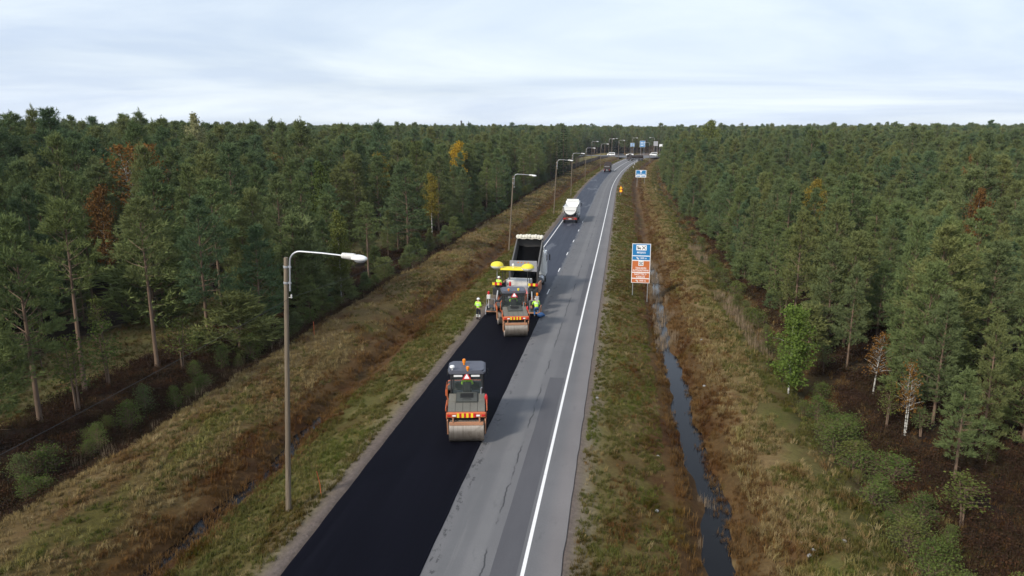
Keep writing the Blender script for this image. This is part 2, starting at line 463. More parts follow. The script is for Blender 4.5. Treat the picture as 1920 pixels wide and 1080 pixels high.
# ------------------------------------------------------------------ ground
def ground_mat():
    t = NT('verge and forest ground')
    lat = t.attr('lat')
    p = t.pos()
    warp = t.math('MULTIPLY', t.math('SUBTRACT', t.noise(0.22, 4, 0.6, p), 0.5), 3.4)
    warp2 = t.math('MULTIPLY', t.math('SUBTRACT', t.noise(1.6, 4, 0.6, p), 0.5), 1.5)
    # no wandering close to the carriageway
    keep = t.step(t.math('ABSOLUTE', t.math('ADD', lat, 6.3)), 4.6, 7.2)
    keep = t.math('MAXIMUM', keep, 0.12)
    l2 = t.math('ADD', lat, t.math('MULTIPLY', t.math('ADD', warp, warp2), keep))
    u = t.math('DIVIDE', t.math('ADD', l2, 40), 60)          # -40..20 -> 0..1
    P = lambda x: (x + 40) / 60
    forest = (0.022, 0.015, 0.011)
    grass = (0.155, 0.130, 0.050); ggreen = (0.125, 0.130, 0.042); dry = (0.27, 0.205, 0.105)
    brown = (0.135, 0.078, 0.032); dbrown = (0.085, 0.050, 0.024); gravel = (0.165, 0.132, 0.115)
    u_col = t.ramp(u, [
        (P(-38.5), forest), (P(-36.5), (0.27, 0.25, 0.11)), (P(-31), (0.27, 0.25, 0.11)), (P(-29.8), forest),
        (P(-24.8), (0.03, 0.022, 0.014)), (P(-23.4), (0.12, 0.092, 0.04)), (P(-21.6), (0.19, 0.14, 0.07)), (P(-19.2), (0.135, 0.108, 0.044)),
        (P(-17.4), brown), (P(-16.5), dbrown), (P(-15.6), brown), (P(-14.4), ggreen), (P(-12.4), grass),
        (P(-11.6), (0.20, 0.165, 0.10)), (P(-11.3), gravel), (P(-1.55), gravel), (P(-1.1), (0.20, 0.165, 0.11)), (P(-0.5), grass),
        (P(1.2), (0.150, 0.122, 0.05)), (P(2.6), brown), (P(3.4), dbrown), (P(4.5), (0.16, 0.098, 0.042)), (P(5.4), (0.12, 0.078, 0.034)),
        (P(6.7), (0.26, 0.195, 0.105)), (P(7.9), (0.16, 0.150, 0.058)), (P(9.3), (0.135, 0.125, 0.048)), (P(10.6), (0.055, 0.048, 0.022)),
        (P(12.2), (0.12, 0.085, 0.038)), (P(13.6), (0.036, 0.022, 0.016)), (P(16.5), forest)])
    n = t.noise(5.0, 6, 0.7, p)
    n3 = t.noise(0.55, 5, 0.65, p)
    u_col = t.mix(keep, u_col, t.mix(1.0, u_col, (0.78, 0.70, 0.58), 'MULTIPLY'))
    c = t.mix(1.0, u_col, t.math('ADD', 0.28, t.math('MULTIPLY', n, 1.15)), 'MULTIPLY')
    # bare brown and pale patches
    c = t.mix(t.math('MULTIPLY', t.math('MULTIPLY', t.step(n3, 0.52, 0.68), 0.55), keep), c, t.mix(n, dbrown, brown))
    n4 = t.noise(0.8, 5, 0.7, t.pos((1.0, 0.35, 1)))
    c = t.mix(t.math('MULTIPLY', t.math('MULTIPLY', t.step(n4, 0.56, 0.72), 0.45), keep), c, (0.23, 0.17, 0.08))
    q = t.noise(0.55, 4, 0.6, t.pos((1, .55, 1)))
    c = t.mix(t.math('MULTIPLY', t.math('MULTIPLY', t.step(q, .50, .64), .75), keep), c, t.mix(1.0, c, (0.60, 0.42, 0.34), 'MULTIPLY'))
    q2 = t.noise(0.33, 3, 0.6, t.pos((1.3, .6, 1)))
    c = t.mix(t.math('MULTIPLY', t.math('MULTIPLY', t.step(q2, .54, .66), .6), keep), c, t.mix(1.0, c, (0.72, 0.98, 0.55), 'MULTIPLY'))
    t.l.new(c, t.bsdf.inputs['Base Color'])
    t.bsdf.inputs['Roughness'].default_value = 0.95
    t.bsdf.inputs['Specular IOR Level'].default_value = 0.15
    t.bump(t.noise(7.0, 6, 0.75, p), 0.8, 0.10)
    return t.m

def spread(lo, hi, step, grow=1.25):
    out = [lo]
    s = step
    while abs(out[-1] - lo) < abs(hi - lo):
        out.append(out[-1] + s * (1 if hi > lo else -1)); s *= grow
    return out
ts = sorted(set(np.round(np.concatenate([spread(-37, -3000, 1.0), np.arange(-37, -11.2, 0.30), np.arange(-11.2, -10.5, 0.1), np.arange(-10.5, -1.9, 1.2), np.arange(-1.9, -1.3, .1), np.arange(-1.3, 16, 0.26), spread(16, 3000, .8)]), 3)))
ys = sorted(set(np.round(np.concatenate([spread(-30, -300, 4), np.arange(-30, 12, 2.0), np.arange(12, 130, 0.55), np.arange(130, 480, 2.4), spread(480, 5500, 5)]), 3)))
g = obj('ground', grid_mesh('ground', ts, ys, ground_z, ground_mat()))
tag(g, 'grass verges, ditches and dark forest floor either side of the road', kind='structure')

# ------------------------------------------------------------------ carriageway sheets
def strip(name, t0, t1, y0, y1, dz, mat, label, dy=2.0, skirt=0.0, wob=0.0):
    ys = np.arange(y0, y1 + 1e-3, dy)
    if skirt > 0: tt = [t0 - .004, t0, (t0 * 2 + t1) / 3, (t0 + 2 * t1) / 3, t1, t1 + .03]
    else: tt = [t0, (t0 + t1) / 2, t1]
    def zf(T, Y):
        z = prof(Y) + dz
        if skirt > 0:
            z = np.where((T < t0 - .001) | (T > t1 + .001), z - skirt, z)
        return z
    me = grid_mesh(name, tt, ys, zf, mat, smooth=False)
    if wob > 0:
        n = len(me.vertices); co = np.zeros(n * 3); me.vertices.foreach_get('co', co); co = co.reshape(-1, 3)
        w = wob * (np.sin(co[:, 1] * 1.7) + .6 * np.sin(co[:, 1] * 4.1 + 1) + .5 * np.sin(co[:, 1] * 9.3 + 2)) / 2
        lat = np.zeros(n, np.float32); me.attributes['lat'].data.foreach_get('value', lat)
        co[:, 0] += w * np.where(lat < (t0 + t1) / 2, 1, -.8)
        me.vertices.foreach_set('co', co.ravel()); me.update()
    o = obj(name, me)
    return tag(o, label, kind='structure')

T_L, T_J, T_W, T_R = -10.78, -6.27, -2.88, -1.62

def old_asphalt():
    t = NT('old grey asphalt')
    lat = t.attr('lat'); p = t.pos(); ps = t.pos((1.0, 0.06, 1.0))
    n = t.noise(26, 4, 0.7, p); ns = t.noise(1.4, 5, 0.6, ps); nb = t.noise(0.25, 4, 0.6, p)
    # worn wheel tracks
    def band(c, w): return t.math('SUBTRACT', 1.0, t.step(t.math('ABSOLUTE', t.math('SUBTRACT', lat, c)), w * 0.4, w))
    base = t.mix(0.5, (0.130, 0.126, 0.128), t.mix(ns, (0.100, 0.098, 0.102), (0.165, 0.158, 0.156)))
    base = t.mix(t.math('MULTIPLY', band(-5.4, 0.55), 0.35), base, (0.105, 0.106, 0.108))
    base = t.mix(t.math('MULTIPLY', band(-4.65, 0.40), 0.30), base, (0.19, 0.185, 0.18))
    base = t.mix(t.math('MULTIPLY', band(-3.3, 0.5), 0.4), base, (0.095, 0.093, 0.098))
    base = t.mix(t.math('MULTIPLY', t.step(lat, -2.6, -1.9), 0.6), base, (0.185, 0.165, 0.158))
    # crumbs left along the joint
    cr = t.math('MULTIPLY', band(-6.0, 0.28), t.step(t.noise(4.2, 5, 0.75, t.pos((1, 0.5, 1))), 0.52, 0.62))
    base = t.mix(t.math('MULTIPLY', cr, 0.75), base, (0.03, 0.03, 0.032))
    spots = t.step(t.noise(1.1, 5, 0.7, t.pos((1.3, 0.5, 1))), 0.60, 0.72)
    base = t.mix(t.math('MULTIPLY', spots, 0.35), base, (0.07, 0.068, 0.07))
    pale = t.step(t.noise(0.7, 6, 0.7, t.pos((2.2, 0.10, 1))), 0.55, 0.75)
    base = t.mix(t.math('MULTIPLY', pale, 0.35), base, (0.21, 0.20, 0.19))
    # long crack
    wob = t.math('MULTIPLY', t.math('SUBTRACT', t.noise(0.9, 4, 0.7, t.pos((0.001, 1, 1))), 0.5), 0.35)
    ck = t.math('ABSOLUTE', t.math('ADD', t.math('ADD', lat, 4.28), wob))
    ckm = t.math('MULTIPLY', t.math('SUBTRACT', 1.0, t.step(ck, 0.012, 0.045)), t.step(t.noise(0.35, 3, 0.6, t.pos((0.001, 1, 1))), 0.42, 0.55))
    base = t.mix(t.math('MULTIPLY', ckm, 0.8), base, (0.025, 0.025, 0.027))
    base = t.mix(1.0, base, t.math('ADD', 0.72, t.math('MULTIPLY', n, 0.56)), 'MULTIPLY')
    base = t.mix(1.0, base, t.math('ADD', 0.82, t.math('MULTIPLY', nb, 0.36)), 'MULTIPLY')
    t.l.new(base, t.bsdf.inputs['Base Color'])
    t.bsdf.inputs['Roughness'].default_value = 0.82
    t.bsdf.inputs['Specular IOR Level'].default_value = 0.3
    t.bump(n, 0.3, 0.01)
    return t.m
def fresh_asphalt():
    t = NT('fresh black asphalt')
    p = t.pos(); n = t.noise(30, 5, 0.75, p); b = t.noise(0.5, 4, 0.6, t.pos((1.2, 0.12, 1)))
    c = t.mix(n, (0.0020, 0.0020, 0.0042), (0.0055, 0.0056, 0.0098))
    c = t.mix(1.0, c, t.math('ADD', 0.7, t.math('MULTIPLY', b, 0.6)), 'MULTIPLY')
    t.l.new(c, t.bsdf.inputs['Base Color'])
    st = t.noise(3.0, 3, 0.5, t.pos((1.0, 0.015, 1)))
    c = t.mix(t.math('MULTIPLY', t.step(st, .45, .65), .5), c, (0.0075, 0.0076, 0.0125))
    t.l.new(c, t.bsdf.inputs['Base Color'])
    t.l.new(t.math('ADD', 0.55, t.math('MULTIPLY', st, 0.3)), t.bsdf.inputs['Roughness'])
    t.bsdf.inputs['Specular IOR Level'].default_value = 0.03
    t.bump(n, 0.5, 0.012)
    return t.m
def tack_coat():
    t = NT('wet dark tack coat')
    lat = t.attr('lat'); p = t.pos()
    n = t.noise(18, 4, 0.7, p); s = t.noise(1.2, 5, 0.65, t.pos((1.6, 0.07, 1))); b = t.noise(0.35, 4, 0.6, t.pos((1.3, 0.25, 1)))
    c = t.mix(s, (0.012, 0.014, 0.025), (0.034, 0.038, 0.056))
    c = t.mix(t.math('MULTIPLY', t.step(b, 0.60, 0.63), 0.55), c, (0.13, 0.135, 0.15))
    edge = t.step(t.math('ADD', lat, t.math('MULTIPLY', t.math('SUBTRACT', t.noise(0.8, 4, 0.7, p), 0.5), 0.9)), -6.62, -6.5)
    c = t.mix(t.math('MULTIPLY', edge, 0.75), c, (0.12, 0.12, 0.122))
    c = t.mix(1.0, c, t.math('ADD', 0.75, t.math('MULTIPLY', n, 0.5)), 'MULTIPLY')
    t.l.new(c, t.bsdf.inputs['Base Color'])
    t.l.new(t.math('ADD', 0.42, t.math('MULTIPLY', s, 0.30)), t.bsdf.inputs['Roughness'])
    t.bsdf.inputs['Specular IOR Level'].default_value = 0.22
    t.bump(n, 0.25, 0.01)
    return t.m
def paint():
    t = NT('worn road paint')
    n = t.noise(9, 5, 0.75, t.pos((1, 0.6, 1)))
    c = t.mix(t.math('MULTIPLY', t.step(n, 0.58, 0.75), 0.6), (0.74, 0.72, 0.70), (0.22, 0.21, 0.21))
    t.l.new(c, t.bsdf.inputs['Base Color']); t.bsdf.inputs['Roughness'].default_value = 0.7
    return t.m
def patch_mat():
    t = NT('dark asphalt patch')
    n = t.noise(26, 4, 0.7, t.pos()); b = t.noise(0.9, 4, 0.6, t.pos((1, 0.2, 1)))
    c = t.mix(b, (0.066, 0.064, 0.070), (0.100, 0.097, 0.102))
    c = t.mix(1.0, c, t.math('ADD', 0.75, t.math('MULTIPLY', n, 0.5)), 'MULTIPLY')
    t.l.new(c, t.bsdf.inputs['Base Color']); t.bsdf.inputs['Roughness'].default_value = 0.8
    t.bsdf.inputs['Specular IOR Level'].default_value = 0.3
    return t.m
M['old'] = old_asphalt(); M['fresh'] = fresh_asphalt(); M['tack'] = tack_coat(); M['paint'] = paint(); M['patch'] = patch_mat()

strip('old_road_surface', -10.70, T_R, -60, 452, 0.0, M['old'], 'worn grey asphalt carriageway with an open traffic lane', skirt=0.14, wob=0.035, dy=1.0)
strip('fresh_asphalt_lane', T_L, T_J, -60, 57.6, 0.05, M['fresh'], 'freshly laid black asphalt lane behind the paving machine', skirt=0.07, wob=0.02, dy=0.6)
strip('tack_coated_lane', -10.62, T_J - 0.02, 57.6, 292, 0.005, M['tack'], 'dark bitumen coated lane ahead of the paving machine', wob=0.03, dy=1.2)
strip('edge_line', T_W - .065, T_W + .065, -40, 424, 0.005, M['paint'], 'white painted edge line of the open lane')
strip('asphalt_patch', -3.95, T_W - .2, 8, 42.5, 0.0042, M['patch'], 'dark repair patch along the white edge line', wob=0.02)
strip('asphalt_patch', -3.42, T_W - .16, 58, 84, 0.0042, M['patch'], 'narrow dark strip beside the white edge line further on', wob=0.05)
strip('edge_line', -10.2, -10.08, 74, 132, 0.011, M['paint'], 'old white edge line still showing on the bitumen coated lane')
strip('edge_line', -10.2, -10.08, 292, 440, 0.006, M['paint'], 'white edge line on the lamp post side near the crossroads')
for i, y in enumerate((66, 78, 90, 102, 114, 126)):
    strip('centre_line_dash', -6.62, -6.52, y, y + 2.4, 0.012, M['paint'], 'short white centre line dash along the coated lane edge', dy=.6)['group'] = 'centre line dashes'
strip('centre_line', -6.35, -6.2, 296, 425, 0.008, M['paint'], 'white centre line running up to the crossroads')

# crossroads
def flat_sheet(name, poly, dz, mat, label):
    me = bpy.data.meshes.new(name)
    me.from_pydata([(x, y, float(prof(y)) + dz) for x, y in poly], [], [tuple(range(len(poly)))])
    a = me.attributes.new('lat', 'FLOAT', 'POINT'); a.data.foreach_set('value', [-5.0] * len(poly))
    me.materials.append(mat)
    return tag(obj(name, me), label, kind='structure')
def band_sheet(name, y0, y1, x0, x1, dz, mat, label, n=24):
    xs = np.linspace(x0, x1, n); vs = []; fs = []
    for i, x in enumerate(xs):
        b = (x - 8) ** 2 / 2600.0 * (1 if x > 8 else .15)
        vs += [(x, y0 + b, float(prof(y0)) + dz), (x, y1 + b, float(prof(y1)) + dz)]
        if i: fs.append((2 * i - 2, 2 * i, 2 * i + 1, 2 * i - 1))
    me = bpy.data.meshes.new(name); me.from_pydata(vs, [], fs)
    a = me.attributes.new('lat', 'FLOAT', 'POINT'); a.data.foreach_set('value', [-5.0] * len(vs))
    me.materials.append(mat)
    return tag(obj(name, me), label, kind='structure')
band_sheet('crossing_road', 446, 456, -120, 130, 0.012, M['old'], 'grey road crossing at the far end of the straight')
flat_sheet('crossing_road_mouth', [(float(T_L + xo(420)) - .3, 420), (float(T_R + xo(420)) + 1, 420), (24, 436), (38, 446.6), (-22, 446.6), (-6, 436)], 0.016, M['old'], 'flared mouth of the side road at the crossroads')

# water in the ditches
def water_mat():
    t = NT('ditch water')
    t.bsdf.inputs['Base Color'].default_value = (0.004, 0.004, 0.005, 1)
    t.bsdf.inputs['Roughness'].default_value = 0.08
    t.bsdf.inputs['IOR'].default_value = 1.33
    t.bsdf.inputs['Specular IOR Level'].default_value = 0.22
    n = t.noise(6.0, 4, 0.6, t.pos((1, .6, 1)))
    t.bump(n, 0.12, 0.03)
    return t.m
M['water'] = water_mat()
def water_strip(name, t0, t1, y0, y1, dz, label):
    ys = np.arange(y0, y1 + .01, 0.7)
    me = grid_mesh(name, [t0, (t0 + t1) / 2, t1], ys, lambda T, Y: prof(Y) + dz, M['water'])
    tag(obj(name, me), label, kind='structure')
water_strip('ditch_water', 2.3, 5.4, 10, 92, -1.225, 'dark still water in the ditch on the sign side')
water_strip('ditch_water', -18.0, -15.0, 12, 37, -1.14, 'narrow dark trickle in the ditch behind the lamp post')

# ------------------------------------------------------------------ vegetation prototypes
def tri_mesh(name, tris, mats, extra=None):
    """tris: (N,3,3) array -> mesh; extra: MB with wood appended as material 1"""
    n = len(tris)
    vs = tris.reshape(-1, 3); fs = [tuple(x) for x in np.arange(n * 3).reshape(-1, 3).tolist()]
    me = bpy.data.meshes.new(name)
    if extra is None:
        me.from_pydata(vs.tolist(), [], fs)
        for m in mats: me.materials.append(m)
        return me
    o = n * 3
    me.from_pydata(vs.tolist() + [tuple(v) for v in extra.v], [], fs + [tuple(i + o for i in f) for f in extra.f])
    for m in mats: me.materials.append(m)
    mi = np.zeros(len(me.polygons), np.int32); mi[n:] = 1
    me.polygons.foreach_set('material_index', mi)
    return me

def norm(a): return a / np.maximum(np.linalg.norm(a, axis=-1, keepdims=True), 1e-9)

def tufts(p, a, r, k=8, ln=(.15, .27), w=.045, shoot=.28, spread=.62):
    """needle shoots: k thin triangles round each shoot axis a at p"""
    n = len(p)
    P_ = np.repeat(p, k, 0); A = np.repeat(norm(a), k, 0)
    rv = r.normal(size=(n * k, 3)); rv -= A * (rv * A).sum(1, keepdims=True); rv = norm(rv)
    d = norm(A * (1 - spread * .4) + rv * spread)
    b = P_ + A * (r.uniform(0, 1, (n * k, 1)) * shoot)
    L = r.uniform(ln[0], ln[1], (n * k, 1))
    s = norm(np.cross(d, r.normal(size=(n * k, 3)))) * w * .5
    return np.stack([b - s, b + s, b + d * L], 1)

def pine(seed, H, cb, Rm, dens=1.0, k=8, irregular=.25):
    r = np.random.default_rng(seed)
    wood = MB()
    lean = r.normal(0, .012 * H, 2)
    ax = lambda z: np.array([lean[0] * (z / H) ** 2, lean[1] * (z / H) ** 2, z])
    rb = .0105 * H + .02
    wood.tube([ax(H * q) for q in (0, .03, .25, .5, .75, .97)], [rb * 1.25, rb, rb * .82, rb * .6, rb * .33, .015], 7)
    P_, A_, UP = [], [], []
    z = cb * H
    # a few dead stubs under the crown
    for _ in range(5):
        zz = r.uniform(.5, 1) * cb * H; th = r.uniform(0, 6.28); L = r.uniform(.3, 1.0)
        q = ax(zz); wood.tube([q, q + np.array([math.cos(th) * L, math.sin(th) * L, -.05 * L])], [.014, .006], 3, False)
    side = r.uniform(0, 6.28)
    while z < H - .25:
        u = (z - cb * H) / (H - cb * H)
        nb = r.integers(4, 7)
        th0 = r.uniform(0, 6.28)
        for b in range(nb):
            th = th0 + 6.283 * b / nb + r.normal(0, .22)
            L = Rm * ((1 - u) ** .80) * min(1, .55 + 1.9 * u) * r.uniform(.5, 1.25) * (1 + irregular * math.cos(th - side)) + .07
            el = R(2 + 56 * u + r.normal(0, 9))
            out = np.array([math.cos(th), math.sin(th), 0]); lat = np.array([-out[1], out[0], 0])
            q0 = ax(min(z + r.uniform(-.24, .24), H - .1))
            def bp(s): return q0 + out * (L * s * math.cos(el)) + np.array([0, 0, L * (s * math.sin(el) + .20 * s * s - .05 * s)])
            wood.tube([q0, bp(.5), bp(.95)], [.012 + .008 * L, .010 + .003 * L, .005], 3, False)
            cl = [(1.0, 0.0)] + [(q_, r.uniform(-.06, .06)) for q_ in np.arange(.80, .45, -.46 / max(L, .5))]
            cl += [(q_, sg_ * (.10 + .36 * L * (1.15 - q_)) * r.uniform(.7, 1.2)) for q_ in np.arange(.84, .48, -.55 / max(L, .6)) for sg_ in (-1, 1)]
            for q_, sp in cl:
                if r.random() < .16: continue
                c_ = bp(q_) + lat * sp + np.array([0, 0, r.normal(0, .09)])
                cs = r.uniform(.75, 1.25) * (.6 + .4 * min(1, L))
                if u > .25 and r.random() < .40: UP.append(c_ + r.normal(0, .05, 3) + np.array([0, 0, .06]))
                for _ in range(max(2, int(round(5.6 * dens * cs)))):
                    o_ = r.normal(0, 1, 3) * np.array([.13, .13, .07]) * cs
                    P_.append(c_ + o_); A_.append(out * (.55 + .2 * r.random()) + lat * (sp * .8 / max(.3, L * .4)) + o_ * np.array([2.2, 2.2, 0]) + np.array([0, 0, .55 + .6 * u + r.normal(0, .2)]))
        z += r.uniform(.42, .60) * (H / 10) ** .5
    for _ in range(12):
        P_.append(ax(H - r.uniform(.0, .75)) + r.normal(0, .05, 3)); A_.append(np.array([r.normal(0, .35), r.normal(0, .35), 1.0]))
    P_.append(ax(H)); A_.append(np.array([0, 0, 1.]))
    T = tufts(np.array(P_), np.array(A_), r, k)
    U = np.array(UP + [ax(H) + np.array([0, 0, .09 * q]) for q in range(3)])
    up_ax = r.normal(0, .16, (len(U), 3)); up_ax[:, 2] = 1
    return np.concatenate([T, tufts(U, up_ax, r, 6, (.09, .16), .045, .34, .42)]), wood

def spruce(seed, H, Rm):
    r = np.random.default_rng(seed); wood = MB()
    rb = .011 * H + .02
    wood.tube([(0, 0, 0), (0, 0, H * .5), (0, 0, H * .98)], [rb, rb * .6, .012], 7)
    P_, A_ = [], []
    z = .06 * H
    while z < H - .2:
        u = z / H; nb = r.integers(5, 8); th0 = r.uniform(0, 6.28)
        for b in range(nb):
            th = th0 + 6.283 * b / nb + r.normal(0, .2); L = Rm * (1 - u) ** .9 * r.uniform(.75, 1.15) + .12
            out = np.array([math.cos(th), math.sin(th), 0]); lat = np.array([-out[1], out[0], 0])
            for _ in range(max(3, int(L * 10))):
                s = r.uniform(.15, 1); sp = .3 * L * (1.1 - s) * r.uniform(-1, 1)
                P_.append(np.array([0, 0, z]) + out * L * s + lat * sp + np.array([0, 0, -.28 * L * s + .16 * L * s * s + r.normal(0, .04)]))
                A_.append(out + lat * sp + np.array([0, 0, -.15 + u * .6]))
        z += r.uniform(.28, .38)
    P_.append(np.array([0, 0, H])); A_.append(np.array([0, 0, 1.]))
    return tufts(np.array(P_), np.array(A_), r, 7, (.12, .22), .055, .25, .5), wood

def leaves(p, r, size=(.07, .13)):
    n = len(p); a = norm(r.normal(size=(n, 3))); b = norm(np.cross(a, r.normal(size=(n, 3)))); s = r.uniform(size[0], size[1], (n, 1))
    c = norm(a + b)
    return np.concatenate([np.stack([p, p + a * s, p + c * s * 1.25], 1), np.stack([p, p + c * s * 1.25, p + b * s], 1)])

def birch(seed, H, cb, Rm, n=3200, size=(.08, .15), stems=1, shape=1.0):
    r = np.random.default_rng(seed); wood = MB(); pts = []
    for st in range(stems):
        off = r.normal(0, .12 * (stems > 1), 2); lean = r.normal(0, .05 * H if stems > 1 else .02 * H, 2)
        ax = lambda z: np.array([off[0] + lean[0] * (z / H) ** 1.5, off[1] + lean[1] * (z / H) ** 1.5, z])
        rb = .007 * H + .012
        wood.tube([ax(H * q) for q in (0, .3, .6, .97)], [rb * 1.2, rb, rb * .6, .008], 6)
        nb = int(26 + 2.2 * H)
        per = int(n / stems / nb)
        for b in range(nb):
            u = r.uniform(0, 1); z = (cb + (1 - cb) * u * .97) * H
            L = Rm * (math.sin(math.pi * min(1, (u * .82 + .18))) ** .7 * shape + (1 - shape) * (1 - u)) * r.uniform(.55, 1.15) + .12
            th = r.uniform(0, 6.28); el = R(28 + 25 * u + r.normal(0, 10))
            d = np.array([math.cos(th) * math.cos(el), math.sin(th) * math.cos(el), math.sin(el)])
            q = ax(z)
            wood.tube([q, q + d * L * .55, q + d * L + np.array([0, 0, -.08 * L])], [.006 + .006 * L, .006, .003], 3, False)
            s = r.uniform(.25, 1.05, per)[:, None]
            pts.append(q + d * L * s + r.normal(0, .10 + .14 * L, (per, 3)) * (1.15 - s * .5) + np.array([0, 0, -.06]) * s)
    return leaves(np.concatenate(pts), r, size), wood

def grass_tuft(seed, n, h, spread, w, curve=.5):
    r = np.random.default_rng(seed); T = []
    for _ in range(n):
        th = r.uniform(0, 6.28); o = np.array([math.cos(th), math.sin(th), 0]); q = np.array([*r.normal(0, spread * .45, 2), 0])
        H = h * r.uniform(.55, 1.15); b = r.uniform(.1, 1) * curve * H
        s = np.array([-o[1], o[0], 0]) * w * .5
        m = q + o * b * .35 + np.array([0, 0, H * .6]); e = q + o * b + np.array([0, 0, H * r.uniform(.75, 1)])
        T += [[q - s, q + s, m + s * .7], [q - s, m + s * .7, m - s * .7], [m - s * .7, m + s * .7, e]]
    return np.array(T)

def herb(seed, n, h, rad, size):
    r = np.random.default_rng(seed)
    p = np.stack([r.normal(0, rad, n), r.normal(0, rad, n), np.abs(r.normal(h * .5, h * .3, n))], 1)
    return leaves(p, r, size)

protos = {}      # name -> collection holding the plants a mass is made of
def proto_coll(name, meshes):
    c = bpy.data.collections.new(name)
    for i, me in enumerate(meshes):
        o = bpy.data.objects.new('%s_plant' % name, me); c.objects.link(o)
    protos[name] = c
    return c

def scatter(name, label, pts, rotz, scl, idx, coll, cat=None):
    n = len(pts)
    me = bpy.data.meshes.new(name); me.vertices.add(n); me.vertices.foreach_set('co', np.asarray(pts, np.float32).ravel())
    a = me.attributes.new('rotz', 'FLOAT', 'POINT'); a.data.foreach_set('value', np.asarray(rotz, np.float32))
    a = me.attributes.new('scl', 'FLOAT_VECTOR', 'POINT'); a.data.foreach_set('vector', np.asarray(scl, np.float32).ravel())
    a = me.attributes.new('pick', 'INT', 'POINT'); a.data.foreach_set('value', np.asarray(idx, np.int32))
    o = obj(name, me)
    ng = bpy.data.node_groups.new(name, 'GeometryNodeTree')
    ng.interface.new_socket('Geometry', in_out='INPUT', socket_type='NodeSocketGeometry')
    ng.interface.new_socket('Geometry', in_out='OUTPUT', socket_type='NodeSocketGeometry')
    N, L = ng.nodes, ng.links
    gi, go = N.new('NodeGroupInput'), N.new('NodeGroupOutput')
    iop = N.new('GeometryNodeInstanceOnPoints'); ci = N.new('GeometryNodeCollectionInfo')
    ci.inputs['Collection'].default_value = coll
    ci.inputs['Separate Children'].default_value = True; ci.inputs['Reset Children'].default_value = True
    iop.inputs['Pick Instance'].default_value = True
    def na(nm, ty):
        x = N.new('GeometryNodeInputNamedAttribute'); x.data_type = ty; x.inputs['Name'].default_value = nm
        return next(s for s in x.outputs if s.name == 'Attribute' and s.enabled)
    cxyz = N.new('ShaderNodeCombineXYZ'); L.new(na('rotz', 'FLOAT'), cxyz.inputs[2])
    e2r = N.new('FunctionNodeEulerToRotation'); L.new(cxyz.outputs[0], e2r.inputs[0])
    L.new(gi.outputs[0], iop.inputs['Points']); L.new(ci.outputs[0], iop.inputs['Instance'])
    L.new(na('pick', 'INT'), iop.inputs['Instance Index']); L.new(e2r.outputs[0], iop.inputs['Rotation'])
    L.new(na('scl', 'FLOAT_VECTOR'), iop.inputs['Scale']); L.new(iop.outputs[0], go.inputs[0])
    md = o.modifiers.new('scatter', 'NODES'); md.node_group = ng
    return tag(o, label, cat, kind='stuff')

# pines: 10 m reference height; crowns of forest trees start higher than those of edge trees
pine_defs = [(11, 10, .20, 2.5), (12, 10, .26, 2.15), (13, 10, .14, 2.7), (14, 10, .34, 2.5), (15, 10, .10, 2.1), (16, 10, .06, 2.5), (17, 10, .56, 2.0)]
pine_parts, pine_joined = [], []
for sd_, H, cb, Rm in pine_defs:
    tr, wd = pine(sd_, H, cb, Rm, 1.05, k=9)
    pine_parts.append((tri_mesh('crown', tr, [M['needles']]), mesh_of('trunk', wd, 'bark', 60, False)))
    pine_joined.append(tri_mesh('pine', tr, [M['needles'], M['bark']], wd))
far_joined = []
for sd_, H, cb, Rm in pine_defs[:4]:
    tr, wd = pine(sd_ + 40, H, cb + .15, Rm * 1.05, .62, k=7)
    c = tr.mean(1, keepdims=True); tr = c + (tr - c) * 1.45
    far_joined.append(tri_mesh('far_pine', tr, [M['needles'], M['bark']], wd))
young_parts, young_joined = [], []
for sd_, H, cb, Rm in ((31, 3.0, .10, .95), (32, 3.4, .16, .85), (33, 2.6, .06, 1.0)):
    tr, wd = pine(sd_, H, cb, Rm, 1.0, k=8, irregular=.1)
    young_parts.append((tri_mesh('crown', tr, [M['needles']]), mesh_of('trunk', wd, 'bark', 60, False)))
    young_joined.append(tri_mesh('young_pine', tr, [M['needles'], M['bark']], wd))
proto_coll('forest_pine', pine_joined); proto_coll('far_forest_pine', far_joined)

def tree(name, label, cat, meshes, loc, sc, rz, group=None):
    e = thing(name, label, cat, loc, rz, group); e.scale = (sc, sc, sc) if not isinstance(sc, tuple) else sc
    c = obj('crown', meshes[0], e); tk = obj('trunk', meshes[1], e)
    return e

# ---- where trees stand: (t, y, height)
def project(x, y, z):
    d = np.stack([x, y, z - CAM_Z], -1)
    c, s = math.cos(-YAW), math.sin(-YAW)
    X = d[..., 0] * c - d[..., 1] * s; Yf = d[..., 0] * s + d[..., 1] * c
    c, s = math.cos(PITCH), math.sin(PITCH)
    D = Yf * c - d[..., 2] * s; U = Yf * s + d[..., 2] * c
    return 960 + 1371 * X / np.maximum(D, .01), 540 - 1371 * U / np.maximum(D, .01), D

def forest_points():
    out = []
    def band(y0, y1, s, tlo, thi):
        for y in np.arange(y0, y1, s):
            for t in np.arange(tlo, thi, s):
                out.append((t + rng.uniform(-.42, .42) * s, y + rng.uniform(-.42, .42) * s, s))
    band(8, 130, 3.6, -170, -25.5); band(8, 130, 3.3, 13.3, 130)
    band(130, 330, 3.9, -330, -25.5); band(130, 330, 3.7, 13.3, 260)
    band(330, 640, 4.3, -560, 420)
    band(640, 1200, 5.8, -950, 780)
    band(1200, 2200, 10.0, -1800, 1400)
    return np.array(out)
FP = forest_points()
t_, y_, s_ = FP.T
keep = np.ones(len(FP), bool)
road_side = (t_ > -25.5) & (t_ < 13.3)
keep &= ~(road_side & (y_ < 470))
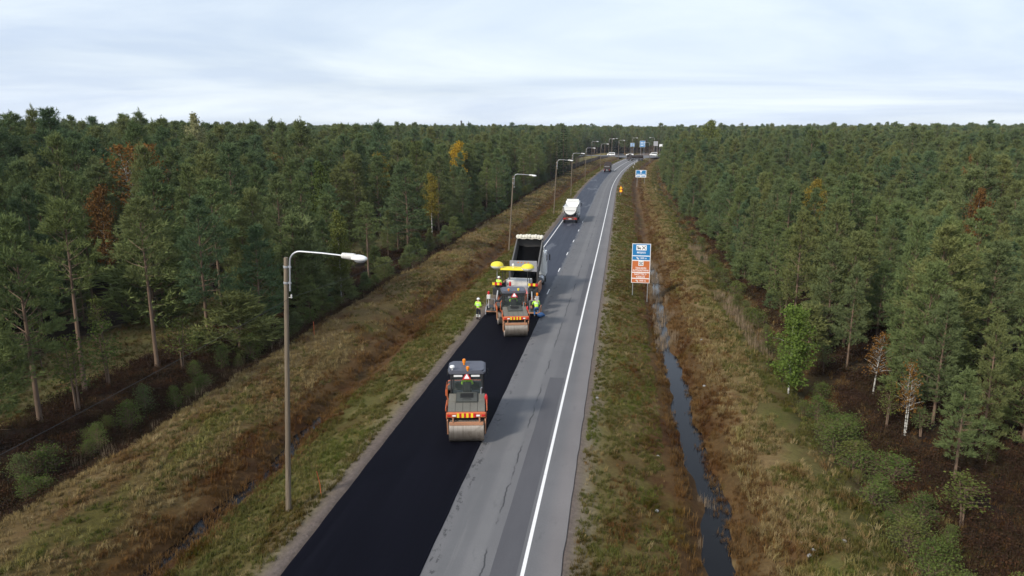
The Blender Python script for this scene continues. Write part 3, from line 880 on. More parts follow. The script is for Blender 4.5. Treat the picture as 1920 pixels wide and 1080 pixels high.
# crossroads clearing and the crossing road
xw = t_ + xo(y_)
keep &= ~((y_ > 405) & (y_ < 478) & (xw > -120) & (xw < 150))
keep &= ~((np.abs(xw - 8) < 34) & (y_ > 380) & (y_ < 486))
keep &= ~((xw > 0) & (xw < 60) & (y_ > 372) & (y_ < 486))
# grassy ride inside the wood on the lamp post side, and open edge around it
keep &= ~((t_ < -30.0) & (t_ > -36.0) & (y_ < 70)); keep &= ~((t_ < -30.0) & (t_ > -39.0) & (y_ < 48)); keep &= ~((t_ < -30.0) & (t_ > -34) & (y_ < 110))
keep &= ~((t_ > -30.4) & (t_ < -25) & (y_ < 70) & ((rng.random(len(FP)) < .25) | (y_ < 48)))
keep &= ~((t_ > -27) & (t_ < -25) & (y_ < 29))
keep &= ~((t_ > -50) & (t_ < -34) & (np.abs(y_ - 84 - (t_ + 40) * .2) < 2.6))
keep &= ~((t_ < 20.5) & (y_ < 33) & (t_ > 0)); keep &= ~((t_ < 15.2) & (y_ < 46) & (t_ > 0))
keep &= ~((t_ > -28.5) & (t_ < 0) & (rng.random(len(FP)) < .30))
keep &= rng.random(len(FP)) > .05
# far lamp post side: open strip before the crossroads
keep &= ~((t_ > -40) & (t_ < -20) & (y_ > 345) & (y_ < 420) & (rng.random(len(FP)) < .7))
SPECIAL = [(-46.5, 66, 3.4), (-34, 152, 3.6), (-77, 126, 3.5), (29.5, 262, 4), (-25, 62, 2.2), (-45, 58, 2.5), (-55, 112, 3), (-37.5, 88, 2.6), (-40, 118, 3), (-63, 92, 3), (24, 96, 2.5), (33, 74, 2.5), (52, 120, 3), (-52, 178, 3), (-28.5, 108, 2.4)]
for sx, sy, sr in SPECIAL:
    L_ = math.hypot(sx, sy); ux, uy = -sx / L_, -sy / L_
    px, py = xw - sx, y_ - sy
    al = px * ux + py * uy; ac = np.abs(px * uy - py * ux)
    keep &= ~((np.hypot(px, py) < sr * .75) | ((al > 0) & (al < 9) & (ac < sr * .7)))
FP = FP[keep]; t_, y_, s_ = FP.T
hn = rng.normal(0, 1, len(FP))
a_, b_ = bumps(t_ * .25, y_ * .25)
hL = 11.0 + 2.6 * np.clip((-t_ - 34) / 50, 0, 1) + 1.7 * hn + 1.3 * a_
hR = 7.2 + 2.8 * np.clip((t_ - 14) / 45, 0, 1) + 1.5 * hn + 1.2 * a_ + 2.2 * np.clip((y_ - 90) / 150, 0, 1)
h_ = np.where(t_ < -6, hL, hR)
farh = 13.9 + 1.5 * hn + 1.6 * a_
k_ = np.clip((y_ - 150) / 250, 0, 1) 
h_ = h_ * (1 - k_) + np.maximum(farh, h_ * .8) * k_
h_ = np.where((t_ > -30.5) & (t_ < -25) & (y_ < 200), h_ * rng.uniform(.6, 1.0, len(FP)), h_)
h_ = np.clip(h_, 4.5, 19)
X = t_ + xo(y_); Z = ground_z(t_, y_) - .05
u1, v1, D = project(X, y_, Z + h_ * .8)
inframe = (D > 6) & (u1 > -130) & (u1 < 2050)
# keep what the picture can see plus the neighbours that shade it
near_any = (np.abs(X) < 75) & (y_ < 90)
FP_keep = inframe | near_any
X, Y, Z, h_, t_, D, u1, v1, inframe = (a[FP_keep] for a in (X, y_, Z, h_, t_, D, u1, v1, inframe))
size = h_ / D
# the 300 pines that show largest: front rows first
front = size * np.where(inframe, 1, 0)
depth_pen = np.where(t_ < 0, np.clip((-t_ - 36) / 30, 0, 4), np.clip((t_ - 14) / 22, 0, 4))
order = np.argsort(-(front / (1 + depth_pen * .8)))
single = np.zeros(len(X), bool); single[order[:280]] = True
ZONES = [(30, 'level with the first lamp post'), (45, 'level with the front roller'), (62, 'level with the paver'), (88, 'level with the big sign'), (112, 'level with the leaning lamp post'),
         (160, 'level with the white tipper'), (215, 'level with the yellow sign'), (275, 'level with the lane sign'), (1e9, 'level with the far dark truck')]
for i in np.where(single)[0]:
    k = int(rng.choice([0, 1, 2, 3, 4, 5], p=[.14, .1, .2, .1, .2, .26])); s = h_[i] / 10; wv = rng.uniform(.75, 1.28)
    if t_[i] > -31 and t_[i] < 0 and Y[i] < 75: k = int(rng.choice([6, 6, 3, 0]))
    lamp_side = t_[i] < 0
    zone = next(zn for lim, zn in ZONES if Y[i] < lim)
    depth = (-t_[i] - 25.5) if lamp_side else (t_[i] - 13.3)
    row = 'front-row' if depth < 5 else ('second-row' if depth < 11 else 'inner')
    hw = 'low' if h_[i] < 8.5 else ('medium' if h_[i] < 12 else 'tall')
    kd_ = ('half-bare trunk', 'long bare trunk', 'low wide crown', 'bare trunk, broad crown', 'low slim crown', 'branches to the ground', 'very long bare trunk')[k]
    tree('pine_tree',
         '%s %s pine, %s, %s, %s' % (hw, row, kd_, zone, 'lamp post wood' if lamp_side else 'water ditch wood'),
         'pine tree', pine_parts[k], (X[i], Y[i], Z[i]), (s * wv, s * wv, s), rng.uniform(0, 6.28),
         'pines of the wood on the lamp post side' if lamp_side else 'pines of the wood behind the water ditch')
# pines standing by themselves between the grassy bank and the ride
for x_, yy_, hh_, k in [(-29.2, 41, 10.6, 6), (-28.6, 46, 10.2, 3), (-26.4, 49.5, 8.2, 0), (-29.4, 31.5, 10.4, 3), (-28.9, 28.2, 9.6, 0), (-30.2, 35.8, 10.8, 6), (-28.2, 53, 10.4, 3), (-26.9, 57, 8.2, 2),
                        (-29.5, 60, 11, 0), (-27.8, 66, 9.2, 5), (-29.7, 50, 11.2, 6), (-26.6, 62.5, 7.5, 4)]:
    s = hh_ / 10; zone = next(zn for lim, zn in ZONES if yy_ < lim)
    nt_ = ('half-bare trunk', 'long bare trunk', 'low wide crown', 'bare trunk, broad crown', 'low slim crown', 'branches to the ground', 'very long bare trunk')[k]
    tree('pine_tree', '%s pine, %s, beside the ride, %s' % ('low' if hh_ < 8.5 else ('medium' if hh_ < 10.3 else 'tall'), nt_, zone), 'pine tree', pine_parts[k], gp(x_, yy_), (s * 1.05, s * 1.05, s), rng.uniform(0, 6.28), 'pines on the strip beside the ride')
rest = ~single
nearr = rest & (Y < 330)
farr = rest & (Y >= 330)
def scl3(h, w): return np.stack([h * w, h * w, h], 1)
FOREST = []
for m, cname in ((nearr, 'forest_pine'), (farr, 'far_forest_pine')):
    FOREST.append((m, cname))
# one mass: near and far plants share one collection
sp_ = spruce(61, 10, 1.7)
spruce_joined = tri_mesh('spruce', sp_[0], [M['spruce'], M['bark']], sp_[1])
allc = proto_coll('wood_pine', pine_joined[:6] + far_joined + [spruce_joined])
idx = np.where(Y < 330, rng.integers(0, 6, len(X)), 6 + rng.integers(0, 4, len(X)))
idx = np.where(rng.random(len(X)) < .05, 10, idx)
ww = rng.uniform(.75, 1.3, len(X)) * np.where(Y > 640, 1.25, np.where(Y > 330, 1.05, 1.0)) * np.where(Y > 1200, 1.3, 1)
scatter('pine_forest', 'endless pine forest stretching to the horizon behind the front rows', np.stack([X, Y, Z], 1)[rest], rng.uniform(0, 6.28, rest.sum()), scl3(h_ / 10, ww)[rest], idx[rest], allc, 'forest')

# ---- trees that stand out
b_green = birch(51, 5.4, .12, 1.35, 5200, (.06, .12)); b_tall = birch(52, 10, .30, 2.0, 5200, (.09, .17)); b_small = birch(53, 3.2, .34, .8, 800, (.04, .085), 2, .8)
def bmesh_pair(g_, leaf, bark='birchbark'):
    return (tri_mesh('crown', g_[0], [M[leaf]]), mesh_of('trunk', g_[1], bark, 60, False))
BG = bmesh_pair(b_green, 'leaf_green'); BY = bmesh_pair(b_tall, 'leaf_yellow'); BO = bmesh_pair(b_tall, 'leaf_orange')
BP = bmesh_pair(b_tall, 'leaf_pale'); BLm = bmesh_pair(b_tall, 'leaf_lime'); BSo = bmesh_pair(b_small, 'leaf_orange'); BSg = bmesh_pair(b_small, 'leaf_olive', 'bark')
BTo = bmesh_pair(b_tall, 'leaf_olive'); BOd = bmesh_pair(birch(54, 10, .35, 2.3, 3400, (.08, .15), 3), 'leaf_orange'); BYo = bmesh_pair(b_tall, 'leaf_gold'); BRo = bmesh_pair(b_tall, 'leaf_rust')
def at(x, y, dz=-.03): return (x, y, float(ground_z(x - float(xo(y)), y)) + dz)
tree('birch_tree', 'bright light green birch standing alone beside the overgrown second ditch', 'birch tree', BG, at(9.95, 42.2), 1.0, .4)
tree('pine_tree', 'small slender pine with bare lower trunk standing alone in brown heather', 'pine tree', pine_parts[1], at(14.5, 31.4), (.56, .56, .50), 1.0)
tree('birch_tree', 'golden yellow birch glowing among the dark pines on the lamp post side', 'birch tree', BY, at(-34, 152), (1.1, 1.1, 1.36), .3)
tree('birch_tree', 'rusty orange birch group rising behind big pines on the lamp post side', 'birch tree', BOd, at(-46.5, 66), (1.5, 1.5, 1.36), 1.3)
tree('birch_tree', 'tall pale aspen standing above the skyline of the pine wood', 'tree', BP, at(-77, 126), (1.35, 1.35, 1.83), 2.0)
tree('birch_tree', 'tall yellow green aspen overtopping the pines behind the water ditch', 'tree', BLm, at(29.5, 262), (2.2, 2.2, 1.92), .7)
tree('birch_tree', 'slim olive and gold birch in front of the pines by the grassy bank', 'birch tree', BTo, at(-25.0, 62), (.75, .75, .86), 2.3)
tree('birch_tree', 'small orange birch with a pale stem under the tall pines', 'birch tree', BSo, at(14.6, 42.5), (1.2, 1.2, 1.1), .2)
tree('birch_tree', 'tiny orange birch sapling on a thin white stem beside the lone pine', 'birch tree', BSo, at(14.2, 36.3), (.8, .8, 1.15), 1.9)
tree('birch_tree', 'thin rusty birch inside the pine wood near the rusty orange birch group', 'birch tree', BRo, at(-45, 58), (.7, .7, 1.0), .9)
tree('birch_tree', 'orange tinted birch half hidden among distant pines on the lamp post side', 'birch tree', BO, at(-55, 112), (.8, .8, 1.18), 2.9)
SP = (tri_mesh('crown', sp_[0], [M['spruce']]), mesh_of('trunk', sp_[1], 'bark', 60, False))
for lb_, pr_, x_, yy_, sc_ in [
        ('olive green birch with a light crown behind the front pines near the leaning lamp post', BTo, -37.5, 88, (1.0, 1.0, 1.15)),
        ('faintly yellowing birch among pines past the leaning lamp post', BYo, -40, 118, (1.0, 1.0, 1.2)),
        ('dull orange birch deep in the wood on the lamp post side', BO, -63, 92, (1.0, 1.0, 1.36)),
        ('yellowing birch inside the wood behind the water ditch, level with the big sign', BYo, 24, 96, (.8, .8, .95)),
        ('rusty birch inside the wood behind the water ditch, nearer than the big sign', BRo, 33, 74, (.7, .7, .98)),
        ('rusty birch deep inside the wood behind the water ditch', BRo, 52, 120, (.9, .9, 1.2)),
        ('rusty birch far inside the lamp post wood, level with the yellow sign', BRo, -52, 178, (1.0, 1.0, 1.35)),
        ('slim yellowing birch at the wood edge, level with the leaning lamp post', BYo, -28.5, 108, (.8, .8, .95))]:
    tree('birch_tree', lb_, 'birch tree', pr_, at(x_, yy_), sc_, rng.uniform(0, 6))
tree('spruce_tree', 'tall dark spruce at the far corner of the wood by the lamp posts', 'spruce tree', SP, at(-20.5, 258), (1.7, 1.7, 1.78), 0)
tree('spruce_tree', 'dark spruce close beside the tallest spruce at the wood corner', 'spruce tree', SP, at(-22.5, 255), (1.3, 1.3, 1.5), 1)
BSy = bmesh_pair(b_small, 'leaf_yellow')

# ---- young pines and bushes along both wood edges: individuals
bush1 = birch(71, 1.5, .04, .75, 1900, (.03, .065), 6, .5); bush2 = birch(72, 2.0, .05, .8, 1500, (.03, .065), 5, .5); bush3 = birch(73, 1.1, .03, .9, 1700, (.03, .06), 8, .4)
BU = [bmesh_pair(bush1, 'leaf_olive', 'bark'), bmesh_pair(bush2, 'leaf_olive', 'bark'), bmesh_pair(bush3, 'leaf_olive', 'bark'), bmesh_pair(bush3, 'leaf_bush', 'bark'), bmesh_pair(bush2, 'leaf_bush', 'bark')]
def place_edge(name, label, cat, group, meshes, spots, smin, smax):
    for t, y in spots:
        k = int(rng.integers(0, len(meshes))); s = rng.uniform(smin, smax)
        tree(name, label + ', ' + next(zn for lim, zn in ZONES if y < lim), cat, meshes[k], gp(t, y), (s * rng.uniform(.8, 1.5), s * rng.uniform(.8, 1.5), s * rng.uniform(.7, 1.15)), rng.uniform(0, 6.28), group)
place_edge('willow_bush', 'leafy willow bush in the overgrown second ditch', 'bush', 'bushes in the second ditch', BU,
           [(10.9 + rng.normal(0, .45), y + rng.uniform(-.8, .8)) for y in np.concatenate([np.arange(19, 40, .5), np.arange(43, 90, 1.5), np.arange(92, 180, 4.2)]) ] + [(11.3 + rng.normal(0, .5), y) for y in np.arange(20, 38, 1.3)], .3, 1.0)
place_edge('young_pine', 'young pine at the wood edge above the grassy bank', 'young pine', 'young pines along the grassy bank', young_parts,
           [(-24.6 - abs(rng.normal(0, .9)), y + rng.uniform(-1.5, 1.5)) for y in np.concatenate([np.arange(50, 130, 3.4), np.arange(130, 250, 4.5)])], .45, 1.05)
place_edge('willow_bush', 'leafy bush at the wood edge above the grassy bank', 'bush', 'bushes along the grassy bank', BU,
           [(-24.3 - abs(rng.normal(0, 1.0)), y + rng.uniform(-1, 1)) for y in np.concatenate([np.arange(22, 60, 1.1), np.arange(60, 240, 3.4)])], .5, 1.0)
place_edge('young_pine', 'young pine at the edge of the water ditch wood', 'young pine', 'young pines behind the water ditch', young_parts,
           [(12.6 + abs(rng.normal(0, .8)), y + rng.uniform(-2, 2)) for y in np.concatenate([np.arange(50, 140, 6.5), np.arange(140, 300, 7)])], .5, 1.1)
place_edge('birch_sapling', 'thin olive birch sapling in brown heather', 'birch sapling', 'saplings in the heather', [BSg],
           [(13.2, 27.5), (13.6, 37.2), (14.9, 36.2), (16.4, 33.0), (12.9, 46), (13.1, 60), (16.5, 43)], .5, .95)
place_edge('birch_sapling', 'thin olive birch sapling by the grassy ride', 'birch sapling', 'saplings by the ride', [BSg],
           [(-28.5, 33), (-29.5, 37), (-27.4, 41), (-29, 47), (-27, 53), (-26.4, 66), (-36, 45), (-35.6, 39), (-36.5, 55)], .9, 1.7)
place_edge('young_pine', 'half-grown pine beside the grassy ride', 'young pine', 'half-grown pines by the ride', young_parts,
           [(-27.8, 50.5), (-29.4, 57), (-26.2, 46), (-28.6, 63), (-35.4, 50), (-37, 36), (-26.6, 58)], 1.3, 2.2)

# ---- ground cover
def band_pts(tl, th, yl, yh, per_m2, falloff=True):
    A = abs(th - tl) * (yh - yl); n = int(A * per_m2)
    t = rng.uniform(tl, th, n); y = rng.uniform(yl, yh, n)
    return t, y
GR = {'grass_dry': [], 'grass_green': [], 'grass_brown': [], 'heather': [], 'reed': []}
def cover(kind, tl, th, yl, yh, d, smin, smax, patch=None):
    t, y = band_pts(tl, th, yl, yh, d)
    if patch is not None:
        f, thr = patch
        a, b = bumps(t * f, y * f)
        b2 = np.sin(t * f * 2.2 + 1.1 * np.sin(y * f * .9)) * np.sin(y * f * 1.3 + 1.4 * np.sin(t * f))
        ok = (a * 1.2 + b * .8 + b2 * .5) > thr
        t, y = t[ok], y[ok]
    z = ground_z(t, y) - .01
    GR[kind].append(np.stack([t + xo(y), y, z, rng.uniform(smin, smax, len(t))], 1))
for (y0, y1, f) in ((16, 45, 1.0), (45, 90, .55), (90, 190, .22), (190, 400, .06)):
    sc = 1.0 if f > .9 else (1.15 if f > .5 else (1.5 if f > .2 else 2.2))
    # lamp post side
    cover('grass_green', -15.4, -11.5, y0, y1, 30 * f, .45 * sc, 1.0 * sc, (1.3, -.5))
    cover('grass_green', -22.0, -17.6, y0, y1, 15 * f, .4 * sc, .9 * sc, (1.1, .0))
    cover('grass_dry', -23.2, -17.8, y0, y1, 20 * f, .4 * sc, .95 * sc, (.8, -.4))
    cover('grass_dry', -15.0, -11.6, y0, y1, 5 * f, .4 * sc, .9 * sc, (1.7, .1))
    cover('grass_brown', -18.2, -14.8, y0, y1, 16 * f, .5 * sc, 1.1 * sc, (1.0, -.3))
    cover('heather', -24.6, -23.0, y0, y1, 9 * f, .5 * sc, 1.2 * sc)
    # sign side
    cover('grass_green', -1.3, 2.4, y0, y1, 28 * f, .4 * sc, .9 * sc, (1.3, -.45))
    cover('grass_dry', -1.2, 2.4, y0, y1, 5 * f, .4 * sc, .85 * sc, (1.9, .05))
    cover('grass_brown', -.2, 3.2, y0, y1, 9 * f, .45 * sc, 1.0 * sc, (1.2, .0))
    cover('grass_brown', 4.5, 6.6, y0, y1, 18 * f, .5 * sc, 1.1 * sc, (1.2, -.4))
    cover('grass_dry', 5.6, 8.6, y0, y1, 28 * f, .45 * sc, 1.1 * sc, (1.0, -.35))
    cover('grass_green', 6.8, 10.6, y0, y1, 28 * f, .45 * sc, 1.1 * sc, (1.0, -.25))
    cover('grass_dry', 9.0, 13.4, y0, y1, 7 * f, .5 * sc, 1.2 * sc, (.9, -.05))
    cover('grass_brown', 10.6, 14.0, y0, y1, 9 * f, .5 * sc, 1.2 * sc, (.9, -.2))
    if y0 < 150:
        cover('heather', 12.2, 26, y0, y1, 9 * f, .5 * sc, 1.6 * sc, (.8, -.35)); cover('grass_brown', 12, 24, y0, y1, 4 * f, .5 * sc, 1.2 * sc, (.7, .05))
        cover('heather', -31, -24.2, y0, y1, 9 * f, .5 * sc, 1.6 * sc, (.8, -.35)); cover('grass_brown', -31, -24, y0, y1, 3 * f, .5 * sc, 1.2 * sc, (.7, .05))
        cover('grass_dry', -38, -30.4, y0, min(y1, 90), 9 * f, .4 * sc, .9 * sc)
        cover('grass_green', -38, -30.4, y0, min(y1, 90), 9 * f, .4 * sc, .9 * sc)
# reeds standing in and along the water
cover('reed', 3.0, 4.7, 52, 96, 12, .35, 1.0, (2.2, .0)); cover('reed', 3.1, 4.5, 20, 30, 5, .3, .6, (1.5, .1))
cover('grass_brown', 2.7, 3.35, 16, 120, 16, .6, 1.3, (1.6, -.3)); cover('grass_brown', 4.25, 4.9, 16, 120, 16, .6, 1.3, (1.6, -.3))
cover('reed', 8.8, 10.6, 57, 71, 6, .5, 1.1, (1.5, -.2)); cover('reed', 9.2, 10.8, 85, 101, 6, .6, 1.2, (1.5, -.2)); cover('reed', 9.3, 10.8, 49, 57, 4, .5, 1.0)
cover('grass_brown', -17.4, -15.8, 16, 60, 14, .5, 1.2, (1.6, -.1))
cover('reed', -25.0, -23.2, 20, 130, 1.8, .3, .95, (.9, .1))
CP = {
    'grass_dry': [tri_mesh('tuft', grass_tuft(s, 16, .30, .13, .022, .9), [M['grass_dry']]) for s in (1, 2, 3)],
    'grass_green': [tri_mesh('tuft', grass_tuft(s, 18, .24, .16, .024, .8), [M['grass_green']]) for s in (4, 5, 6)],
    'grass_brown': [tri_mesh('tuft', grass_tuft(s, 16, .30, .14, .022, .7), [M['grass_brown']]) for s in (7, 8, 9)],
    'heather': [tri_mesh('heath', np.concatenate([herb(s, 90, .26, .24, (.02, .05)), grass_tuft(s + 50, 26, .34, .34, .016, .7)]), [M['heather']]) for s in (10, 11, 12, 15)],
    'reed': [tri_mesh('reeds', grass_tuft(s, 12, .95, .22, .020, .25), [M['reed']]) for s in (13, 14)],
}
lab = {'grass_dry': 'pale dry grass tufts scattered over banks and verges', 'grass_green': 'short olive green grass growing on the verges', 'grass_brown': 'rusty brown sedge tufts lining the ditches',
       'heather': 'dark brown heather and scrub under the pines', 'reed': 'pale dead reeds standing in and beside the ditches'}
nm = {'grass_dry': 'dry_grass', 'grass_green': 'green_grass', 'grass_brown': 'brown_sedge', 'heather': 'heather', 'reed': 'reeds'}
for kd, lst in GR.items():
    a = np.concatenate(lst)
    c = proto_coll(nm[kd], CP[kd])
    s = a[:, 3]
    scatter(nm[kd], lab[kd], a[:, :3], rng.uniform(0, 6.28, len(a)), np.stack([s * rng.uniform(.8, 1.3, len(a)), s * rng.uniform(.8, 1.3, len(a)), s], 1), rng.integers(0, len(CP[kd]), len(a)), c, 'grass' if 'grass' in kd else ('reeds' if kd == 'reed' else 'heather'))

# ------------------------------------------------------------------ lamp posts
def make_lamp(lean=0.0, side=1):
    root = bpy.data.objects.new('street_lamp', None); col.objects.link(root); root.empty_display_size = .3
    H = 10.25
    part('pole', MB().lathe([(.112, -.6), (.11, 0), (.10, 3), (.09, 6.5), (.08, H - .03), (.07, H)], 12), 'wood', root)
    s = side
    pts = [(s * .15, 0, H - 1.25), (s * .15, 0, H - .15)]
    for k in range(1, 7):
        a = math.pi / 2 * k / 6
        pts.append((s * (.15 + .42 * (1 - math.cos(a))), 0, H - .15 + .42 * math.sin(a)))
    pts += [(s * 1.4, 0, H + .275), (s * 2.2, 0, H + .25)]
    part('arm', MB().tube(pts, .034, 8), 'metal', root)
    for z in (H - .35, H - .95):
        part('clamp', MB().lathe([(.100, z - .04), (.106, z), (.100, z + .04)], 12).box((s * .14, 0, z), (.12, .07, .06), .01), 'metal', root)
    head = MB()
    head.tube([(s * 2.12, 0, H + .25), (s * 2.16, 0, H + .25), (s * 2.55, 0, H + .24), (s * 2.66, 0, H + .24)], [.05, .105, .125, .11], 12)
    lum = part('lamp_head', head, 'offwhite', root)
    sh = MB().ell((s * 2.78, 0, H + .2), (.33, .18, .13), 18, 10)
    sh.v = [(x, y, max(z, H + .14)) for x, y, z in sh.v]
    part('lamp_shade', sh, 'white', lum)
    bw = MB().ell((s * 2.82, 0, H + .16), (.24, .15, .13), 16, 10)
    bw.v = [(x, y, min(z, H + .137)) for x, y, z in bw.v]
    part('lamp_glass', bw, 'grey', lum)
    ins = MB().tube([(s * .10, 0, H - 1.5), (s * .2, 0, H - 1.5)], .012, 6).lathe([(.02, H - 1.53), (.04, H - 1.5), (.03, H - 1.45), (.035, H - 1.4), (.01, H - 1.38)], 8, (s * .2, 0, 0))
    part('insulator', ins, 'offwhite', root)
    return root
lamp_proto = make_lamp(); lamp_left = make_lamp(side=-1)
# x, y, lean towards the road, heading of the arm, label
lamps = [
    (-12.7, 24.9, 3.3, 0, 'tall weathered wooden lamp post beside the fresh asphalt, near the orange marker stick'),
    (-15.0, 97.5, 3.4, 0, 'leaning wooden lamp post by the ditch, next one past the tipping truck'),
    (-12.9, 141.0, 2.6, 0, 'wooden lamp post, second one past the tipping truck'),
    (-12.6, 184.0, 1.2, 0, 'wooden lamp post, third one past the tipping truck'),
    (-12.2, 245.0, 1.0, 0, 'wooden lamp post, fourth one past the tipping truck'),
    (-8.9, 300.0, .6, 4, 'wooden lamp post, fifth one past the tipping truck, close to the dark far truck'),
    (-14.5, 345.0, .6, 4, 'wooden lamp post standing off the road in the field edge before the crossroads'),
    (-2.4, 395.0, .6, 6, 'wooden lamp post on the lamp side just before the crossroads'),
    (-8.2, 430.0, .6, 8, 'wooden lamp post by the waiting cars at the crossroads'),
    (-6.6, 442.0, .6, 8, 'wooden lamp post at the near edge of the crossing road'),
    (5.4, 462.0, .6, 8, 'wooden lamp post behind the crossing dark truck'),
]
for i, (x, y, ln, hd, lb) in enumerate(lamps):
    o = lamp_proto if i == 0 else copy_tree(lamp_proto)
    o.location = at(x, y); o.rotation_euler = (R(random.uniform(-.4, .4)), R(ln), -R(hd))
    tag(o, lb, 'street lamp', 'lamp posts along the road')
for i, (x, y, ln, hd, lb) in enumerate([(13.6, 392, -.4, 8, 'wooden lamp post with its arm the other way, on the sign side near the crossroads'), (19.0, 470, -.4, 8, 'far wooden lamp post below the white sign backs')]):
    o = lamp_left if i == 0 else copy_tree(lamp_left)
    o.location = at(x, y); o.rotation_euler = (0, R(ln), -R(hd))
    tag(o, lb, 'street lamp', 'lamp posts along the road')

def cable(a, b, sag, label):
    a, b = Vector(a), Vector(b)
    pts = []
    for k in range(25):
        s = k / 24; p = a.lerp(b, s); p.z -= sag * 4 * s * (1 - s); pts.append(p)
    o = obj('overhead_cable', mesh_of('overhead_cable', MB().tube(pts, .007, 5), 'rubber'))
    tag(o, label, 'cable', 'cables strung between the lamp posts')
def ins_pt(i):
    x, y, ln, hd, _ = lamps[i]; b = at(x, y); a = R(ln); h = 8.75
    return (b[0] + .2 * math.cos(a) + h * math.sin(a), b[1], b[2] + h * math.cos(a))
cable((-13.3, -22, 8.6), ins_pt(0), .55, 'thin overhead cable arriving at the tall weathered lamp post')
cable(ins_pt(0), ins_pt(1), 1.2, 'thin overhead cable from the tall lamp post to the leaning one')
cable(ins_pt(1), ins_pt(2), .5, 'thin overhead cable leaving the leaning lamp post')

# ------------------------------------------------------------------ people
def skin_obj(name, verts, edges, radii, root, mat, parent, sub=2, yscale=None):
    me = bpy.data.meshes.new(name); me.from_pydata(verts, edges, [])
    me.materials.append(M[mat])
    o = obj(name, me, parent)
    md = o.modifiers.new('skin', 'SKIN'); md.use_smooth_shade = True; md.branch_smoothing = .4
    lay = me.skin_vertices[0].data
    for i, r in enumerate(radii):
        lay[i].radius = r if isinstance(r, tuple) else (r, r)
        lay[i].use_root = (i == root)
    ss = o.modifiers.new('subdivision', 'SUBSURF'); ss.levels = sub; ss.render_levels = sub
    return o

